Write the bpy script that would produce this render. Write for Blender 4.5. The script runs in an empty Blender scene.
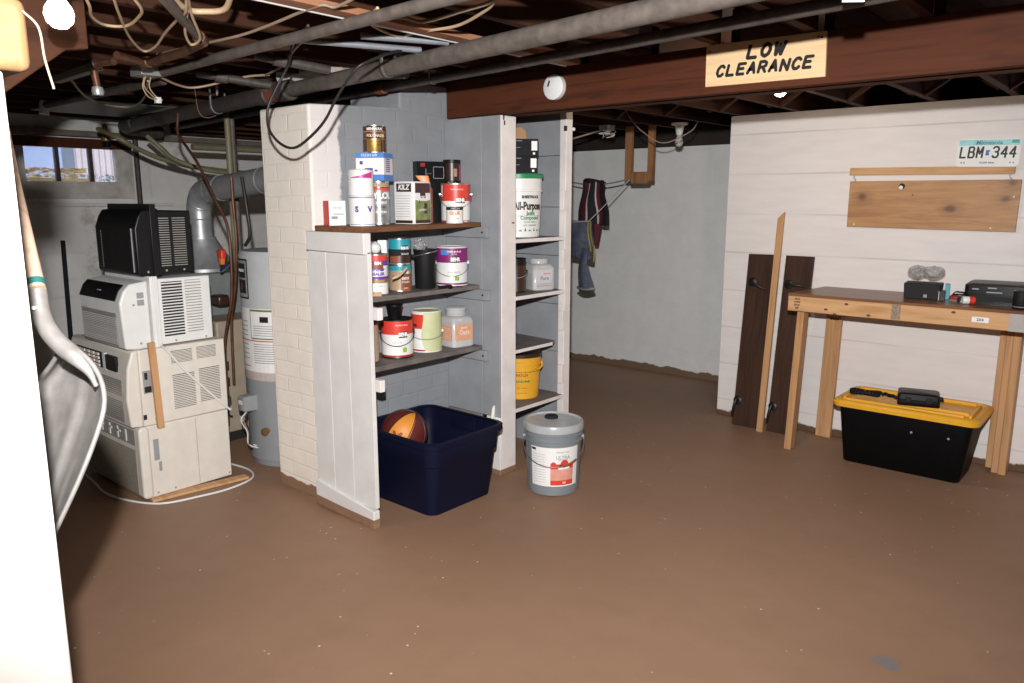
import bpy, math, random
from mathutils import Vector, Matrix
random.seed(7)
PI = math.pi
S = bpy.context.scene
COL = S.collection

# ------------------------------------------------------------------ colour + materials
def lin(c):
    c /= 255.0
    return c / 12.92 if c <= 0.04045 else ((c + 0.055) / 1.055) ** 2.4
def rgb(r, g, b): return (lin(r), lin(g), lin(b), 1.0)
MATS = {}
def _new(name):
    m = bpy.data.materials.new(name); m.use_nodes = True
    return m, m.node_tree, m.node_tree.nodes['Principled BSDF']
def N(nt, kind, **kw):
    n = nt.nodes.new(kind)
    for k, v in kw.items():
        if hasattr(n, k): setattr(n, k, v)
    return n
def coords(nt, scale=(1, 1, 1), rot=(0, 0, 0), loc=(0, 0, 0)):
    tc = N(nt, 'ShaderNodeTexCoord'); mp = N(nt, 'ShaderNodeMapping')
    mp.inputs['Scale'].default_value = scale; mp.inputs['Rotation'].default_value = rot
    mp.inputs['Location'].default_value = loc
    nt.links.new(tc.outputs['Object'], mp.inputs['Vector'])
    return mp.outputs['Vector']
def ramp(nt, fac, stops):
    r = N(nt, 'ShaderNodeValToRGB')
    el = r.color_ramp.elements
    while len(el) < len(stops): el.new(0.5)
    for e, (p, c) in zip(el, stops): e.position = p; e.color = c
    nt.links.new(fac, r.inputs['Fac']); return r.outputs['Color']
def noise(nt, vec, scale, detail=4, rough=0.55, dist=0.0):
    n = N(nt, 'ShaderNodeTexNoise'); n.inputs['Scale'].default_value = scale
    n.inputs['Detail'].default_value = detail; n.inputs['Roughness'].default_value = rough
    n.inputs['Distortion'].default_value = dist
    nt.links.new(vec, n.inputs['Vector']); return n.outputs['Fac']
def mixc(nt, fac, a, b, mode='MIX'):
    m = N(nt, 'ShaderNodeMix', data_type='RGBA', blend_type=mode)
    for sock, v in ((m.inputs[0], fac), (m.inputs[6], a), (m.inputs[7], b)):
        if hasattr(v, 'is_linked') or hasattr(v, 'links'): nt.links.new(v, sock)
        else: sock.default_value = v
    return m.outputs[2]
def bump(nt, b, h, strength=0.3, dist=0.01):
    n = N(nt, 'ShaderNodeBump'); n.inputs['Strength'].default_value = strength
    n.inputs['Distance'].default_value = dist
    nt.links.new(h, n.inputs['Height']); nt.links.new(n.outputs['Normal'], b.inputs['Normal'])
def dark(c, k): return (c[0] * k, c[1] * k, c[2] * k, 1)
def plain(name, c, rough=0.5, metal=0.0, var=0.12, nscale=14, bmp=0.0, spec=0.5):
    if name in MATS: return MATS[name]
    m, nt, b = _new(name)
    v = coords(nt); f = noise(nt, v, nscale)
    nt.links.new(ramp(nt, f, [(0.3, dark(c, 1 - var)), (0.7, dark(c, 1 + var * .6))]), b.inputs['Base Color'])
    b.inputs['Roughness'].default_value = rough; b.inputs['Metallic'].default_value = metal
    b.inputs['Specular IOR Level'].default_value = spec
    if bmp: bump(nt, b, f, bmp, 0.004)
    MATS[name] = m; return m
def wood(name, c1, c2, axis='x', rough=0.6, knots=True, grain=1.0):
    if name in MATS: return MATS[name]
    m, nt, b = _new(name)
    sc = {'x': (1.2, 22, 22), 'y': (22, 1.2, 22), 'z': (22, 22, 1.2)}[axis]
    v = coords(nt, sc); f = noise(nt, v, 1.5 * grain, 5, 0.6, 0.6)
    col = ramp(nt, f, [(0.25, c2), (0.5, c1), (0.75, dark(c1, 1.12))])
    v2 = coords(nt, tuple(3 * s ** .5 for s in sc)); f2 = noise(nt, v2, 1.0, 2)
    col = mixc(nt, ramp(nt, f2, [(0.60, (0, 0, 0, 1)), (0.74, (.55, .55, .55, 1))]), col, c2)
    nt.links.new(col, b.inputs['Base Color']); b.inputs['Roughness'].default_value = rough; b.inputs['Specular IOR Level'].default_value = .18
    bump(nt, b, f, 0.15, 0.003); MATS[name] = m; return m
def emit(name, c, s):
    if name in MATS: return MATS[name]
    m, nt, b = _new(name)
    b.inputs['Base Color'].default_value = c; b.inputs['Emission Color'].default_value = c
    b.inputs['Emission Strength'].default_value = s; MATS[name] = m; return m

def mat_floor():
    m, nt, b = _new('painted_concrete_floor')
    v = coords(nt)
    f1 = noise(nt, v, 0.9, 6, 0.6); f2 = noise(nt, v, 7, 8, 0.7)
    c = ramp(nt, f1, [(0.3, rgb(139, 108, 86)), (0.7, rgb(152, 119, 96))])
    c = mixc(nt, ramp(nt, f2, [(0.45, (0, 0, 0, 1)), (0.8, (.35, .35, .35, 1))]), c, rgb(124, 96, 77))
    # pale specks of fallen paint
    vo = N(nt, 'ShaderNodeTexVoronoi'); vo.inputs['Scale'].default_value = 20
    nt.links.new(v, vo.inputs['Vector'])
    sp = ramp(nt, vo.outputs['Distance'], [(0.07, (1, 1, 1, 1)), (0.10, (0, 0, 0, 1))])
    gate = ramp(nt, noise(nt, v, 2.3, 3), [(0.42, (0, 0, 0, 1)), (0.54, (1, 1, 1, 1))])
    gate2 = ramp(nt, vo.outputs['Color'], [(0.60, (0, 0, 0, 1)), (0.64, (1, 1, 1, 1))])
    k = mixc(nt, 1.0, mixc(nt, 1.0, sp, gate, 'MULTIPLY'), gate2, 'MULTIPLY')
    c = mixc(nt, k, c, rgb(215, 205, 190))
    # worn patch where the grey screed shows
    vp = coords(nt, loc=(0.0, 0, 0)); sub = N(nt, 'ShaderNodeVectorMath', operation='DISTANCE')
    sub.inputs[1].default_value = (PATCH[0], PATCH[1], 0)
    nt.links.new(vp, sub.inputs[0])
    add = N(nt, 'ShaderNodeMath', operation='MULTIPLY_ADD'); add.inputs[1].default_value = 0.24
    nt.links.new(noise(nt, v, 12, 6, .65), add.inputs[0]); nt.links.new(sub.outputs['Value'], add.inputs[2])
    pk = ramp(nt, add.outputs[0], [(0.150, (1, 1, 1, 1)), (0.163, (0, 0, 0, 1))])
    c = mixc(nt, pk, c, rgb(118, 112, 112))
    nt.links.new(c, b.inputs['Base Color'])
    b.inputs['Roughness'].default_value = 0.55; b.inputs['Specular IOR Level'].default_value = 0.3
    bump(nt, b, f2, 0.12, 0.004); return m
def masonry(name, c, cm, w, h, bstr=0.5, mort=0.02, rot=(PI / 2, 0, 0), rough=0.75, dirt=None, dirt_h=0.05, squash=0.5, stain=None, bd=0.006):
    """painted masonry: bricks seen as relief under paint; dirt = floor paint slopped up the foot"""
    m, nt, b = _new(name)
    v = coords(nt); vr = coords(nt, rot=rot)
    warp = N(nt, 'ShaderNodeTexNoise'); warp.inputs['Scale'].default_value = 5
    nt.links.new(v, warp.inputs['Vector'])
    ad = N(nt, 'ShaderNodeVectorMath', operation='MULTIPLY_ADD'); ad.inputs[1].default_value = (.025, .025, .025)
    nt.links.new(warp.outputs['Color'], ad.inputs[0]); nt.links.new(vr, ad.inputs[2])
    br = N(nt, 'ShaderNodeTexBrick'); br.offset = squash
    br.inputs['Scale'].default_value = 1; br.inputs['Brick Width'].default_value = w
    br.inputs['Row Height'].default_value = h; br.inputs['Mortar Size'].default_value = mort * h * 2
    br.inputs['Mortar Smooth'].default_value = 1.0
    br.inputs['Color1'].default_value = c; br.inputs['Color2'].default_value = dark(c, .95); br.inputs['Mortar'].default_value = cm
    nt.links.new(ad.outputs[0], br.inputs['Vector'])
    f = noise(nt, v, 9, 7, .65)
    col = mixc(nt, 0.5, br.outputs['Color'], ramp(nt, f, [(0.3, dark(c, .86)), (.7, dark(c, 1.05))]))
    if stain:
        sf = ramp(nt, noise(nt, v, 2.6, 6, .7), [(0.56, (0, 0, 0, 1)), (.68, (.6, .6, .6, 1))])
        col = mixc(nt, sf, col, stain)
    if dirt:
        sx = N(nt, 'ShaderNodeSeparateXYZ'); nt.links.new(v, sx.inputs[0])
        ma = N(nt, 'ShaderNodeMath', operation='MULTIPLY_ADD'); ma.inputs[1].default_value = -0.09
        nt.links.new(f, ma.inputs[0]); nt.links.new(sx.outputs['Z'], ma.inputs[2])
        dk = ramp(nt, ma.outputs[0], [(max(0, dirt_h - .05), (1, 1, 1, 1)), (max(0.004, dirt_h - .044), (0, 0, 0, 1))])
        col = mixc(nt, dk, col, dirt)
    nt.links.new(col, b.inputs['Base Color']); b.inputs['Roughness'].default_value = rough
    b.inputs['Specular IOR Level'].default_value = 0.25
    inv = N(nt, 'ShaderNodeMath', operation='MULTIPLY_ADD'); inv.inputs[1].default_value = -1.0
    nt.links.new(br.outputs['Fac'], inv.inputs[0]); nt.links.new(f, inv.inputs[2])
    bump(nt, b, inv.outputs[0], bstr, bd); return m

# ------------------------------------------------------------------ mesh builder
class MB:
    def __init__(s): s.v = []; s.f = []; s.m = []
    def add(s, vs, fs, mi=0, M=None):
        o = len(s.v)
        for p in vs:
            p = Vector(p); s.v.append(M @ p if M is not None else p)
        for i, f in enumerate(fs):
            s.f.append([o + k for k in f]); s.m.append(mi[i] if isinstance(mi, (list, tuple)) else mi)
        return s
    def box(s, x0, x1, y0, y1, z0, z1, mi=0, M=None):
        vs = [(x0, y0, z0), (x1, y0, z0), (x1, y1, z0), (x0, y1, z0), (x0, y0, z1), (x1, y0, z1), (x1, y1, z1), (x0, y1, z1)]
        # faces: -z +z -y +x +y -x
        return s.add(vs, [(3, 2, 1, 0), (4, 5, 6, 7), (0, 1, 5, 4), (1, 2, 6, 5), (2, 3, 7, 6), (3, 0, 4, 7)], mi, M)
    def lathe(s, prof, n=28, mi=0, M=None, cap=True):
        """prof: (r, z[, mat]) from bottom to top"""
        vs = []; fs = []; ms = []
        for p in prof:
            for k in range(n):
                a = 2 * PI * k / n; vs.append((p[0] * math.cos(a), p[0] * math.sin(a), p[1]))
        for i in range(len(prof) - 1):
            mm = prof[i][2] if len(prof[i]) > 2 else mi
            for k in range(n):
                k2 = (k + 1) % n
                fs.append((i * n + k, i * n + k2, (i + 1) * n + k2, (i + 1) * n + k)); ms.append(mm)
        if cap:
            if prof[0][0] > 1e-5: fs.append(tuple(range(n))[::-1]); ms.append(prof[0][2] if len(prof[0]) > 2 else mi)
            if prof[-1][0] > 1e-5:
                o = (len(prof) - 1) * n; fs.append(tuple(o + k for k in range(n))); ms.append(prof[-1][2] if len(prof[-1]) > 2 else mi)
        return s.add(vs, fs, ms, M)
    def cyl(s, a, b, r, n=14, mi=0, r2=None):
        a = Vector(a); b = Vector(b); d = b - a
        M = Matrix.Translation(a) @ d.to_track_quat('Z', 'Y').to_matrix().to_4x4()
        return s.lathe([(r, 0), (r if r2 is None else r2, d.length)], n, mi, M)
    def tube(s, pts, r, n=8, mi=0, smooth=6, closed=False):
        pts = [Vector(p) for p in pts]
        if smooth and len(pts) > 2:
            q = []
            P_ = ([pts[-1]] + pts + pts[:2]) if closed else [2 * pts[0] - pts[1]] + pts + [2 * pts[-1] - pts[-2]]
            for i in range(1, len(P_) - 2):
                p0, p1, p2, p3 = P_[i - 1:i + 3]
                for k in range(smooth):
                    t = k / smooth
                    q.append(.5 * ((2 * p1) + (p2 - p0) * t + (2 * p0 - 5 * p1 + 4 * p2 - p3) * t * t + (3 * p1 - p0 - 3 * p2 + p3) * t ** 3))
            if not closed: q.append(pts[-1])
            pts = q
        vs = []; fs = []; L = len(pts); up = None
        for i, p in enumerate(pts):
            d = (pts[(i + 1) % L] - pts[i - 1]) if closed else (pts[min(i + 1, L - 1)] - pts[max(i - 1, 0)])
            d.normalize()
            if up is None: up = d.orthogonal().normalized()
            up = (up - d * up.dot(d)); up = up.normalized() if up.length > 1e-6 else d.orthogonal().normalized()
            w = d.cross(up); rr = r[min(i, len(r) - 1)] if isinstance(r, list) else r
            for k in range(n):
                a = 2 * PI * k / n; vs.append(p + (up * math.cos(a) + w * math.sin(a)) * rr)
        for i in range(L if closed else L - 1):
            j = (i + 1) % L
            for k in range(n):
                k2 = (k + 1) % n; fs.append((i * n + k, i * n + k2, j * n + k2, j * n + k))
        if not closed:
            fs.append(tuple(range(n))[::-1]); fs.append(tuple((L - 1) * n + k for k in range(n)))
        return s.add(vs, fs, mi)
    def rr(s, rings, n=6, mi=0, M=None, caps=(True, True)):
        """loft of rounded rectangles: (z, half x, half y, corner radius[, cx, cy, mat])"""
        vs = []; fs = []; ms = []; c = 4 * (n + 1)
        for R in rings:
            z, hx, hy, r = R[:4]; cx, cy = (R[4], R[5]) if len(R) > 5 else (0, 0)
            r = min(r, hx, hy)
            for q, (sx, sy) in enumerate(((1, 1), (-1, 1), (-1, -1), (1, -1))):
                for k in range(n + 1):
                    a = q * PI / 2 + (PI / 2) * k / n
                    vs.append((cx + sx * (hx - r) + r * math.cos(a), cy + sy * (hy - r) + r * math.sin(a), z))
        for i in range(len(rings) - 1):
            mm = rings[i][6] if len(rings[i]) > 6 else mi
            for k in range(c):
                k2 = (k + 1) % c; fs.append((i * c + k, i * c + k2, (i + 1) * c + k2, (i + 1) * c + k)); ms.append(mm)
        if caps[0]: fs.append(tuple(range(c))[::-1]); ms.append(mi)
        if caps[1]: fs.append(tuple((len(rings) - 1) * c + k for k in range(c))); ms.append(rings[-1][6] if len(rings[-1]) > 6 else mi)
        return s.add(vs, fs, ms, M)
    def prism(s, poly, a, b, axis='y', mi=0, M=None):
        """polygon in the two other axes extruded from a to b along axis"""
        n = len(poly); vs = []
        for t in (a, b):
            for (u, w) in poly:
                vs.append({'x': (t, u, w), 'y': (u, t, w), 'z': (u, w, t)}[axis])
        fs = [tuple(range(n)), tuple(range(n, 2 * n))[::-1]] + [(k, n + k, n + (k + 1) % n, (k + 1) % n) for k in range(n)]
        return s.add(vs, fs, mi, M)
    def grid(s, fn, nu, nv, mi=0):
        vs = [fn(i / nu, j / nv) for j in range(nv + 1) for i in range(nu + 1)]; fs = []; ms = []
        for j in range(nv):
            for i in range(nu):
                a = j * (nu + 1) + i; fs.append((a, a + 1, a + nu + 2, a + nu + 1))
                ms.append(mi(i / nu, j / nv) if callable(mi) else mi)
        return s.add(vs, fs, ms)
    def build(s, name, mats, parent=None, loc=None, rotz=0, bevel=0, smooth=40, solid=0, seg=2, sub=0):
        me = bpy.data.meshes.new(name)
        me.from_pydata([tuple(p) for p in s.v], [], s.f)
        if not isinstance(mats, (list, tuple)): mats = [mats]
        for m in mats: me.materials.append(m)
        for p, mi in zip(me.polygons, s.m): p.material_index = mi; p.use_smooth = bool(smooth)
        me.update()
        import bmesh
        bm = bmesh.new(); bm.from_mesh(me); bmesh.ops.recalc_face_normals(bm, faces=bm.faces); bm.to_mesh(me); bm.free()
        if smooth: me.set_sharp_from_angle(angle=math.radians(smooth))
        o = bpy.data.objects.new(name, me); COL.objects.link(o)
        if parent: o.parent = parent
        if loc: o.location = loc
        o.rotation_euler[2] = rotz
        if solid:
            k = o.modifiers.new('thickness', 'SOLIDIFY'); k.thickness = solid; k.offset = 0
        if sub:
            k = o.modifiers.new('smooth', 'SUBSURF'); k.levels = sub; k.render_levels = sub
        if bevel:
            k = o.modifiers.new('edge', 'BEVEL'); k.width = bevel; k.segments = seg; k.limit_method = 'ANGLE'; k.angle_limit = math.radians(50)
        return o

def tag(o, label, cat, group=None):
    o['label'] = label; o['category'] = cat
    if group: o['group'] = group
    return o
def thing(name, label, cat, loc=(0, 0, 0), rotz=0, group=None):
    o = bpy.data.objects.new(name, None); COL.objects.link(o); o.empty_display_size = .05
    o.location = loc; o.rotation_euler[2] = rotz
    return tag(o, label, cat, group)
def struct(o): o['kind'] = 'structure'; return o
def bx(x0, x1, y0, y1, z0, z1): return MB().box(x0, x1, y0, y1, z0, z1)

# ---- lettering: glyph outlines as thin geometry
_TXT = {}
def glyphs(txt, size, shear=0.0, bold=0.0, spacing=1.0, depth=0.0006):
    key = (txt, size, shear, bold, spacing)
    if key in _TXT: return _TXT[key]
    cu = bpy.data.curves.new('t', 'FONT'); cu.body = txt; cu.size = size; cu.shear = shear; cu.offset = bold
    cu.align_x = 'CENTER'; cu.align_y = 'CENTER'; cu.space_character = spacing; cu.resolution_u = 3; cu.extrude = depth / 2
    ob = bpy.data.objects.new('t', cu); COL.objects.link(ob)
    dg = bpy.context.evaluated_depsgraph_get(); dg.update()
    me = bpy.data.meshes.new_from_object(ob.evaluated_get(dg))
    vs = [tuple(v.co) for v in me.vertices]; fs = [tuple(p.vertices) for p in me.polygons]
    bpy.data.objects.remove(ob); bpy.data.curves.remove(cu); bpy.data.meshes.remove(me)
    _TXT[key] = (vs, fs); return vs, fs
def put_flat(mb, txt, size, origin, right, up, mi=0, **k):
    vs, fs = glyphs(txt, size, **k)
    o = Vector(origin); r = Vector(right).normalized(); u = Vector(up).normalized(); n = r.cross(u)
    return mb.add([o + r * p[0] + u * p[1] + n * p[2] for p in vs], fs, mi)
def put_round(mb, txt, size, rad, z, ang, mi=0, width=None, taper=0, **k):
    vs, fs = glyphs(txt, size, **k); out = []
    w = max(abs(p[0]) for p in vs) or 1; sc = (width / 2 / w) if width else 1
    for p in vs:
        rr = rad + taper * p[1] + .0007 + p[2]; a = ang + p[0] * sc / rad
        out.append((rr * math.cos(a), rr * math.sin(a), z + p[1]))
    return mb.add(out, fs, mi)
def patch_round(mb, rad, z0, z1, a0, a1, mi=0, n=12, off=.0005, taper=0):
    """curved label patch on a can, angles in radians"""
    def fn(u, v):
        a = a0 + (a1 - a0) * u; r = rad + off + taper * v
        return (r * math.cos(a), r * math.sin(a), z0 + (z1 - z0) * v)
    return mb.grid(fn, n, 1, mi)

# ---- lettering made of strokes (cell 0..1 wide, 0..1 high)
STROKES = {'L': [[(0, 1), (0, 0), (1, 0)]], 'B': [[(0, 0), (0, 1), (.7, 1), (.9, .88), (.9, .65), (.7, .53), (0, .53)], [(.7, .53), (1, .4), (1, .13), (.8, 0), (0, 0)]],
           'M': [[(0, 0), (0, 1), (.5, .35), (1, 1), (1, 0)]], '3': [[(0, .86), (.25, 1), (.75, 1), (1, .85), (1, .65), (.75, .53), (.4, .53)], [(.75, .53), (1, .38), (1, .15), (.75, 0), (.25, 0), (0, .14)]],
           '4': [[(.78, 0), (.78, 1), (0, .33), (1.05, .33)]], 'O': [[(.5, 1), (.15, .85), (0, .5), (.15, .15), (.5, 0), (.85, .15), (1, .5), (.85, .85), (.5, 1)]],
           'W': [[(0, 1), (.22, 0), (.52, .8), (.78, 0), (1.05, 1)]], 'C': [[(1, .82), (.72, 1), (.35, .96), (.06, .65), (.05, .3), (.32, .02), (.7, .02), (.98, .2)]],
           'E': [[(1, 1), (0, 1), (0, 0), (1, 0)], [(0, .53), (.8, .53)]], 'A': [[(0, 0), (.52, 1), (1, 0)], [(.18, .34), (.84, .34)]],
           'R': [[(0, 0), (0, 1), (.65, 1), (.95, .85), (.92, .6), (.65, .47), (0, .47)], [(.5, .47), (1, 0)]], 'N': [[(0, 0), (0, 1), (1, 0), (1, 1)]]}
def strokes(txt, h, w, gap, t, origin, right, up, shear=0, depth=.0008, jitter=0):
    mb = MB(); o = Vector(origin); r = Vector(right).normalized(); u = Vector(up).normalized(); n = r.cross(u)
    rnd = random.Random(5); adv = w + gap; x0 = -(len(txt) * adv - gap) / 2
    for i, ch in enumerate(txt):
        if ch == ' ': continue
        wob = rnd.uniform(-jitter, jitter)
        for pl in STROKES[ch]:
            P_ = [(x0 + i * adv + p[0] * w + shear * (p[1] - .5) * h, (p[1] - .5) * h + wob) for p in pl]
            for k in range(len(P_) - 1):
                a = Vector(P_[k]); b = Vector(P_[k + 1]); d = (b - a).normalized(); m = Vector((-d.y, d.x)) * t / 2; e = d * t * .42
                q = [a - e * .6 - m * .75, a - e - m * 0, a - e * .6 + m * .75, a + m, b + m, b + e * .6 + m * .75, b + e, b + e * .6 - m * .75, b - m, a - m]
                lift = depth + .00005 * (k + i % 3)
                mb.add([o + r * p.x + u * p.y + n * lift for p in q], [tuple(range(10))])
    return mb

# ================================================================== palette
PATCH = (-0.556, 2.552)
M_floor = mat_floor()
FLOORPAINT = rgb(138, 106, 83)
C_white = (.78, .725, .70, 1)
C_cream = (.86, .785, .70, 1)
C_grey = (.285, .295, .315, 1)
C_wall = (.76, .76, .745, 1)
M_chim = masonry('painted_brick_cream', C_cream, dark(C_cream, .96), .215, .075, .35, .04, dirt=FLOORPAINT, dirt_h=.075, bd=.006)
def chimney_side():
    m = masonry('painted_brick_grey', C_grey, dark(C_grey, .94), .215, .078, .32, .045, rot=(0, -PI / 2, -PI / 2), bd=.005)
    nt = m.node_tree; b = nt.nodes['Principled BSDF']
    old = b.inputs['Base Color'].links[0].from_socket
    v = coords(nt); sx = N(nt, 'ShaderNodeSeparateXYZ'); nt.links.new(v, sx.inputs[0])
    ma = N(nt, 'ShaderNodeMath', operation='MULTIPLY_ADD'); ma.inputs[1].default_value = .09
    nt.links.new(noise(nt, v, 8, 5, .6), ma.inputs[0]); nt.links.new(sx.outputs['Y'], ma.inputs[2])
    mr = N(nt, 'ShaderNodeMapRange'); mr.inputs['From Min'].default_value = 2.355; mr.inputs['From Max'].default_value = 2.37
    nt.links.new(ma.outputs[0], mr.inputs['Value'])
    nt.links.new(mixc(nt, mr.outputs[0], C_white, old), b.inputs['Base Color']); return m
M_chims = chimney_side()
M_wall = masonry('painted_concrete_wall', C_wall, dark(C_wall, .97), .41, .2, .15, .03, stain=dark(C_wall, .93), dirt=rgb(116, 94, 76), dirt_h=.058, bd=.004)
M_walll = masonry('old_whitewashed_wall', (.84, .825, .80, 1), (.72, .69, .65, 1), .9, .36, .3, .03, rot=(0, -PI / 2, -PI / 2), stain=rgb(148, 128, 108), bd=.006)
def board_wall():
    m, nt, b = _new('painted_board_wall')
    v = coords(nt); sx = N(nt, 'ShaderNodeSeparateXYZ'); nt.links.new(v, sx.inputs[0])
    a = N(nt, 'ShaderNodeMath', operation='ADD'); a.inputs[1].default_value = -.119 + .512
    nt.links.new(sx.outputs['Z'], a.inputs[0])
    w = N(nt, 'ShaderNodeMath', operation='PINGPONG'); w.inputs[1].default_value = .128
    nt.links.new(a.outputs[0], w.inputs[0])
    g = ramp(nt, noise(nt, coords(nt, (.9, 1, 6)), 1.6, 3), [(.38, (.25, .25, .25, 1)), (.6, (1, 1, 1, 1))])
    seam = mixc(nt, 1.0, ramp(nt, w.outputs[0], [(.002, (1, 1, 1, 1)), (.0055, (0, 0, 0, 1))]), g, 'MULTIPLY')
    # (pingpong is 0 at each seam)
    f = noise(nt, coords(nt, (1, 1, 5)), 4, 6, .6)
    c = ramp(nt, f, [(.3, dark(C_white, .93)), (.7, dark(C_white, 1.02))])
    vo = N(nt, 'ShaderNodeTexVoronoi'); vo.inputs['Scale'].default_value = 9; nt.links.new(v, vo.inputs['Vector'])
    nail = mixc(nt, 1.0, ramp(nt, vo.outputs['Distance'], [(.035, (1, 1, 1, 1)), (.055, (0, 0, 0, 1))]),
                ramp(nt, vo.outputs['Color'], [(.72, (0, 0, 0, 1)), (.75, (1, 1, 1, 1))]), 'MULTIPLY')
    c = mixc(nt, seam, c, dark(C_white, .70)); c = mixc(nt, nail, c, rgb(90, 84, 80))
    mz = N(nt, 'ShaderNodeMath', operation='MULTIPLY_ADD'); mz.inputs[1].default_value = -.07
    nt.links.new(noise(nt, v, 14, 5), mz.inputs[0]); nt.links.new(sx.outputs['Z'], mz.inputs[2])
    c = mixc(nt, ramp(nt, mz.outputs[0], [(.0, (1, 1, 1, 1)), (.012, (0, 0, 0, 1))]), c, rgb(98, 74, 56))
    nt.links.new(c, b.inputs['Base Color']); b.inputs['Roughness'].default_value = .6; b.inputs['Specular IOR Level'].default_value = .25
    inv = N(nt, 'ShaderNodeMath', operation='MULTIPLY_ADD'); inv.inputs[1].default_value = -1.0
    nt.links.new(seam, inv.inputs[0]); nt.links.new(f, inv.inputs[2]); bump(nt, b, inv.outputs[0], .25, .004); return m
M_board = board_wall()
M_wpaint = plain('white_painted_wood', C_white, .5, var=.1, nscale=9, bmp=.15)
M_panel = plain('chalky_white_painted_board', (.70, .675, .66, 1), .55, var=.09, nscale=7, bmp=.15)
M_gpaint = plain('grey_painted_wood', C_grey, .6, var=.12, nscale=8, bmp=.12)
M_shelf = plain('worn_grey_shelf_board', (.155, .135, .125, 1), .65, var=.3, nscale=10, bmp=.2)
M_shelfb = wood('bare_brown_shelf_board', rgb(122, 82, 58), rgb(82, 52, 36), 'y', .6)
M_dirtywood = plain('floor_paint_on_wood', FLOORPAINT, .6, var=.2, nscale=20)
M_joist = wood('old_brown_joist', rgb(70, 43, 30), rgb(38, 24, 18), 'y', .75)
M_joistx = wood('old_brown_beam', rgb(80, 42, 25), rgb(48, 25, 16), 'x', .7)
M_sub = wood('old_subfloor_plank', rgb(64, 40, 29), rgb(32, 20, 15), 'y', .8)
M_pine = wood('new_pine', (.58, .34, .17, 1), (.40, .20, .08, 1), 'x', .55)
M_pinez = wood('new_pine_upright', (.52, .29, .14, 1), (.37, .185, .075, 1), 'z', .55)
M_sign = wood('sign_board', (.76, .53, .30, 1), (.66, .44, .23, 1), 'x', .5)
M_top = wood('stained_bench_top', rgb(128, 88, 62), rgb(80, 52, 38), 'x', .3)
M_dplank = wood('dark_stained_plank', rgb(66, 46, 36), rgb(36, 24, 19), 'z', .45)
M_black = plain('black_plastic', (.006, .006, .007, 1), .4, var=.2, spec=.3)
M_blackm = plain('black_matte', (.009, .0085, .009, 1), .6, var=.2, spec=.25)
M_blackw = plain('black_iron', (.008, .008, .008, 1), .45, var=.2)
M_whitep = plain('white_plastic', (.74, .735, .72, 1), .4, var=.05)
M_beige = plain('beige_enamel', (.70, .65, .58, 1), .45, var=.06)
M_beiged = plain('beige_grille', (.28, .245, .195, 1), .5, var=.1)
M_grille = plain('grey_grille', (.31, .295, .27, 1), .5, var=.1)
M_dgap = plain('dark_gap', (.012, .012, .013, 1), .8)
M_steel = plain('galvanised_steel', (.50, .51, .52, 1), .42, .55, .18, 18)
M_iron = plain('dusty_iron_pipe', rgb(102, 93, 87), .6, .15, .35, 22, .35)
M_iron2 = plain('dark_iron_pipe', rgb(84, 76, 72), .55, .2, .35, 25, .3)
M_copper = plain('tarnished_copper', rgb(112, 76, 58), .48, .45, .4, 16)
M_cable = plain('cream_cable', rgb(190, 165, 135), .5, var=.1)
M_cableg = plain('grey_cable', rgb(150, 132, 112), .55, var=.2)
M_wire = plain('black_rubber_cable', (.02, .019, .018, 1), .45)
M_olive = plain('olive_painted_pipe', rgb(128, 122, 96), .5, var=.15)
M_porc = plain('glazed_porcelain', (.75, .73, .70, 1), .2)
M_navy = plain('navy_plastic', (.005, .0062, .022, 1), .5, var=.1, spec=.15)
M_yel = plain('yellow_plastic', (.80, .40, .028, 1), .42, var=.08)
M_bgrey = plain('grey_bucket_plastic', (.20, .225, .245, 1), .42, var=.06)
M_red = plain('red_print', (.66, .055, .035, 1), .4, var=.05)
M_dkred = plain('dark_red_print', (.33, .03, .025, 1), .4, var=.05)
M_white = plain('white_label', (.80, .79, .77, 1), .42, var=.03)
M_ink = plain('black_ink', (.012, .012, .012, 1), .5)
M_inkg = plain('grey_ink', (.30, .30, .31, 1), .5)
M_purple = plain('purple_print', (.25, .02, .16, 1), .4, var=.05)
M_violet = plain('violet_print', (.13, .05, .33, 1), .4, var=.05)
M_magenta = plain('magenta_print', (.55, .03, .25, 1), .4, var=.05)
M_teal = plain('teal_print', (.02, .30, .37, 1), .4, var=.05)
M_green = plain('green_print', (.02, .22, .08, 1), .4, var=.05)
M_lime = plain('lime_print', (.45, .60, .08, 1), .4)
M_orange = plain('orange_print', (.80, .22, .03, 1), .4, var=.05)
M_blue = plain('blue_print', (.09, .24, .62, 1), .4, var=.05)
M_gold = plain('gold_print', (.55, .33, .09, 1), .28, .7, .12)
M_brown = plain('brown_print', (.045, .020, .013, 1), .35, var=.1)
M_tan = plain('tan_print', (.40, .27, .17, 1), .5, var=.1)
M_rust = plain('rust_print', (.25, .075, .04, 1), .45, var=.15)
M_pgreen = plain('pale_green_paint', (.58, .60, .34, 1), .5, var=.06)
M_silver = plain('tin_silver', (.62, .62, .62, 1), .3, .9, .1)
M_dkgrey = plain('dark_grey_card', (.022, .023, .026, 1), .8, var=.12, spec=.12)
M_card = plain('brown_cardboard', (.38, .21, .10, 1), .7, var=.1)
M_maroon = plain('maroon_rubber', (.115, .016, .014, 1), .5, var=.08, bmp=.2, nscale=120)
M_orub = plain('orange_rubber', (.72, .27, .035, 1), .5, var=.06, bmp=.2, nscale=120)
M_peach = plain('peach_label', (.72, .36, .21, 1), .5, var=.12, nscale=50)
M_alu = plain('worn_aluminium', (.27, .25, .235, 1), .42, .3, .2, 30, .1)
M_ash = wood('weathered_handle_wood', rgb(188, 160, 138), rgb(150, 120, 100), 'z', .6)
M_greent = plain('green_tape', (.02, .12, .11, 1), .5)
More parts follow.
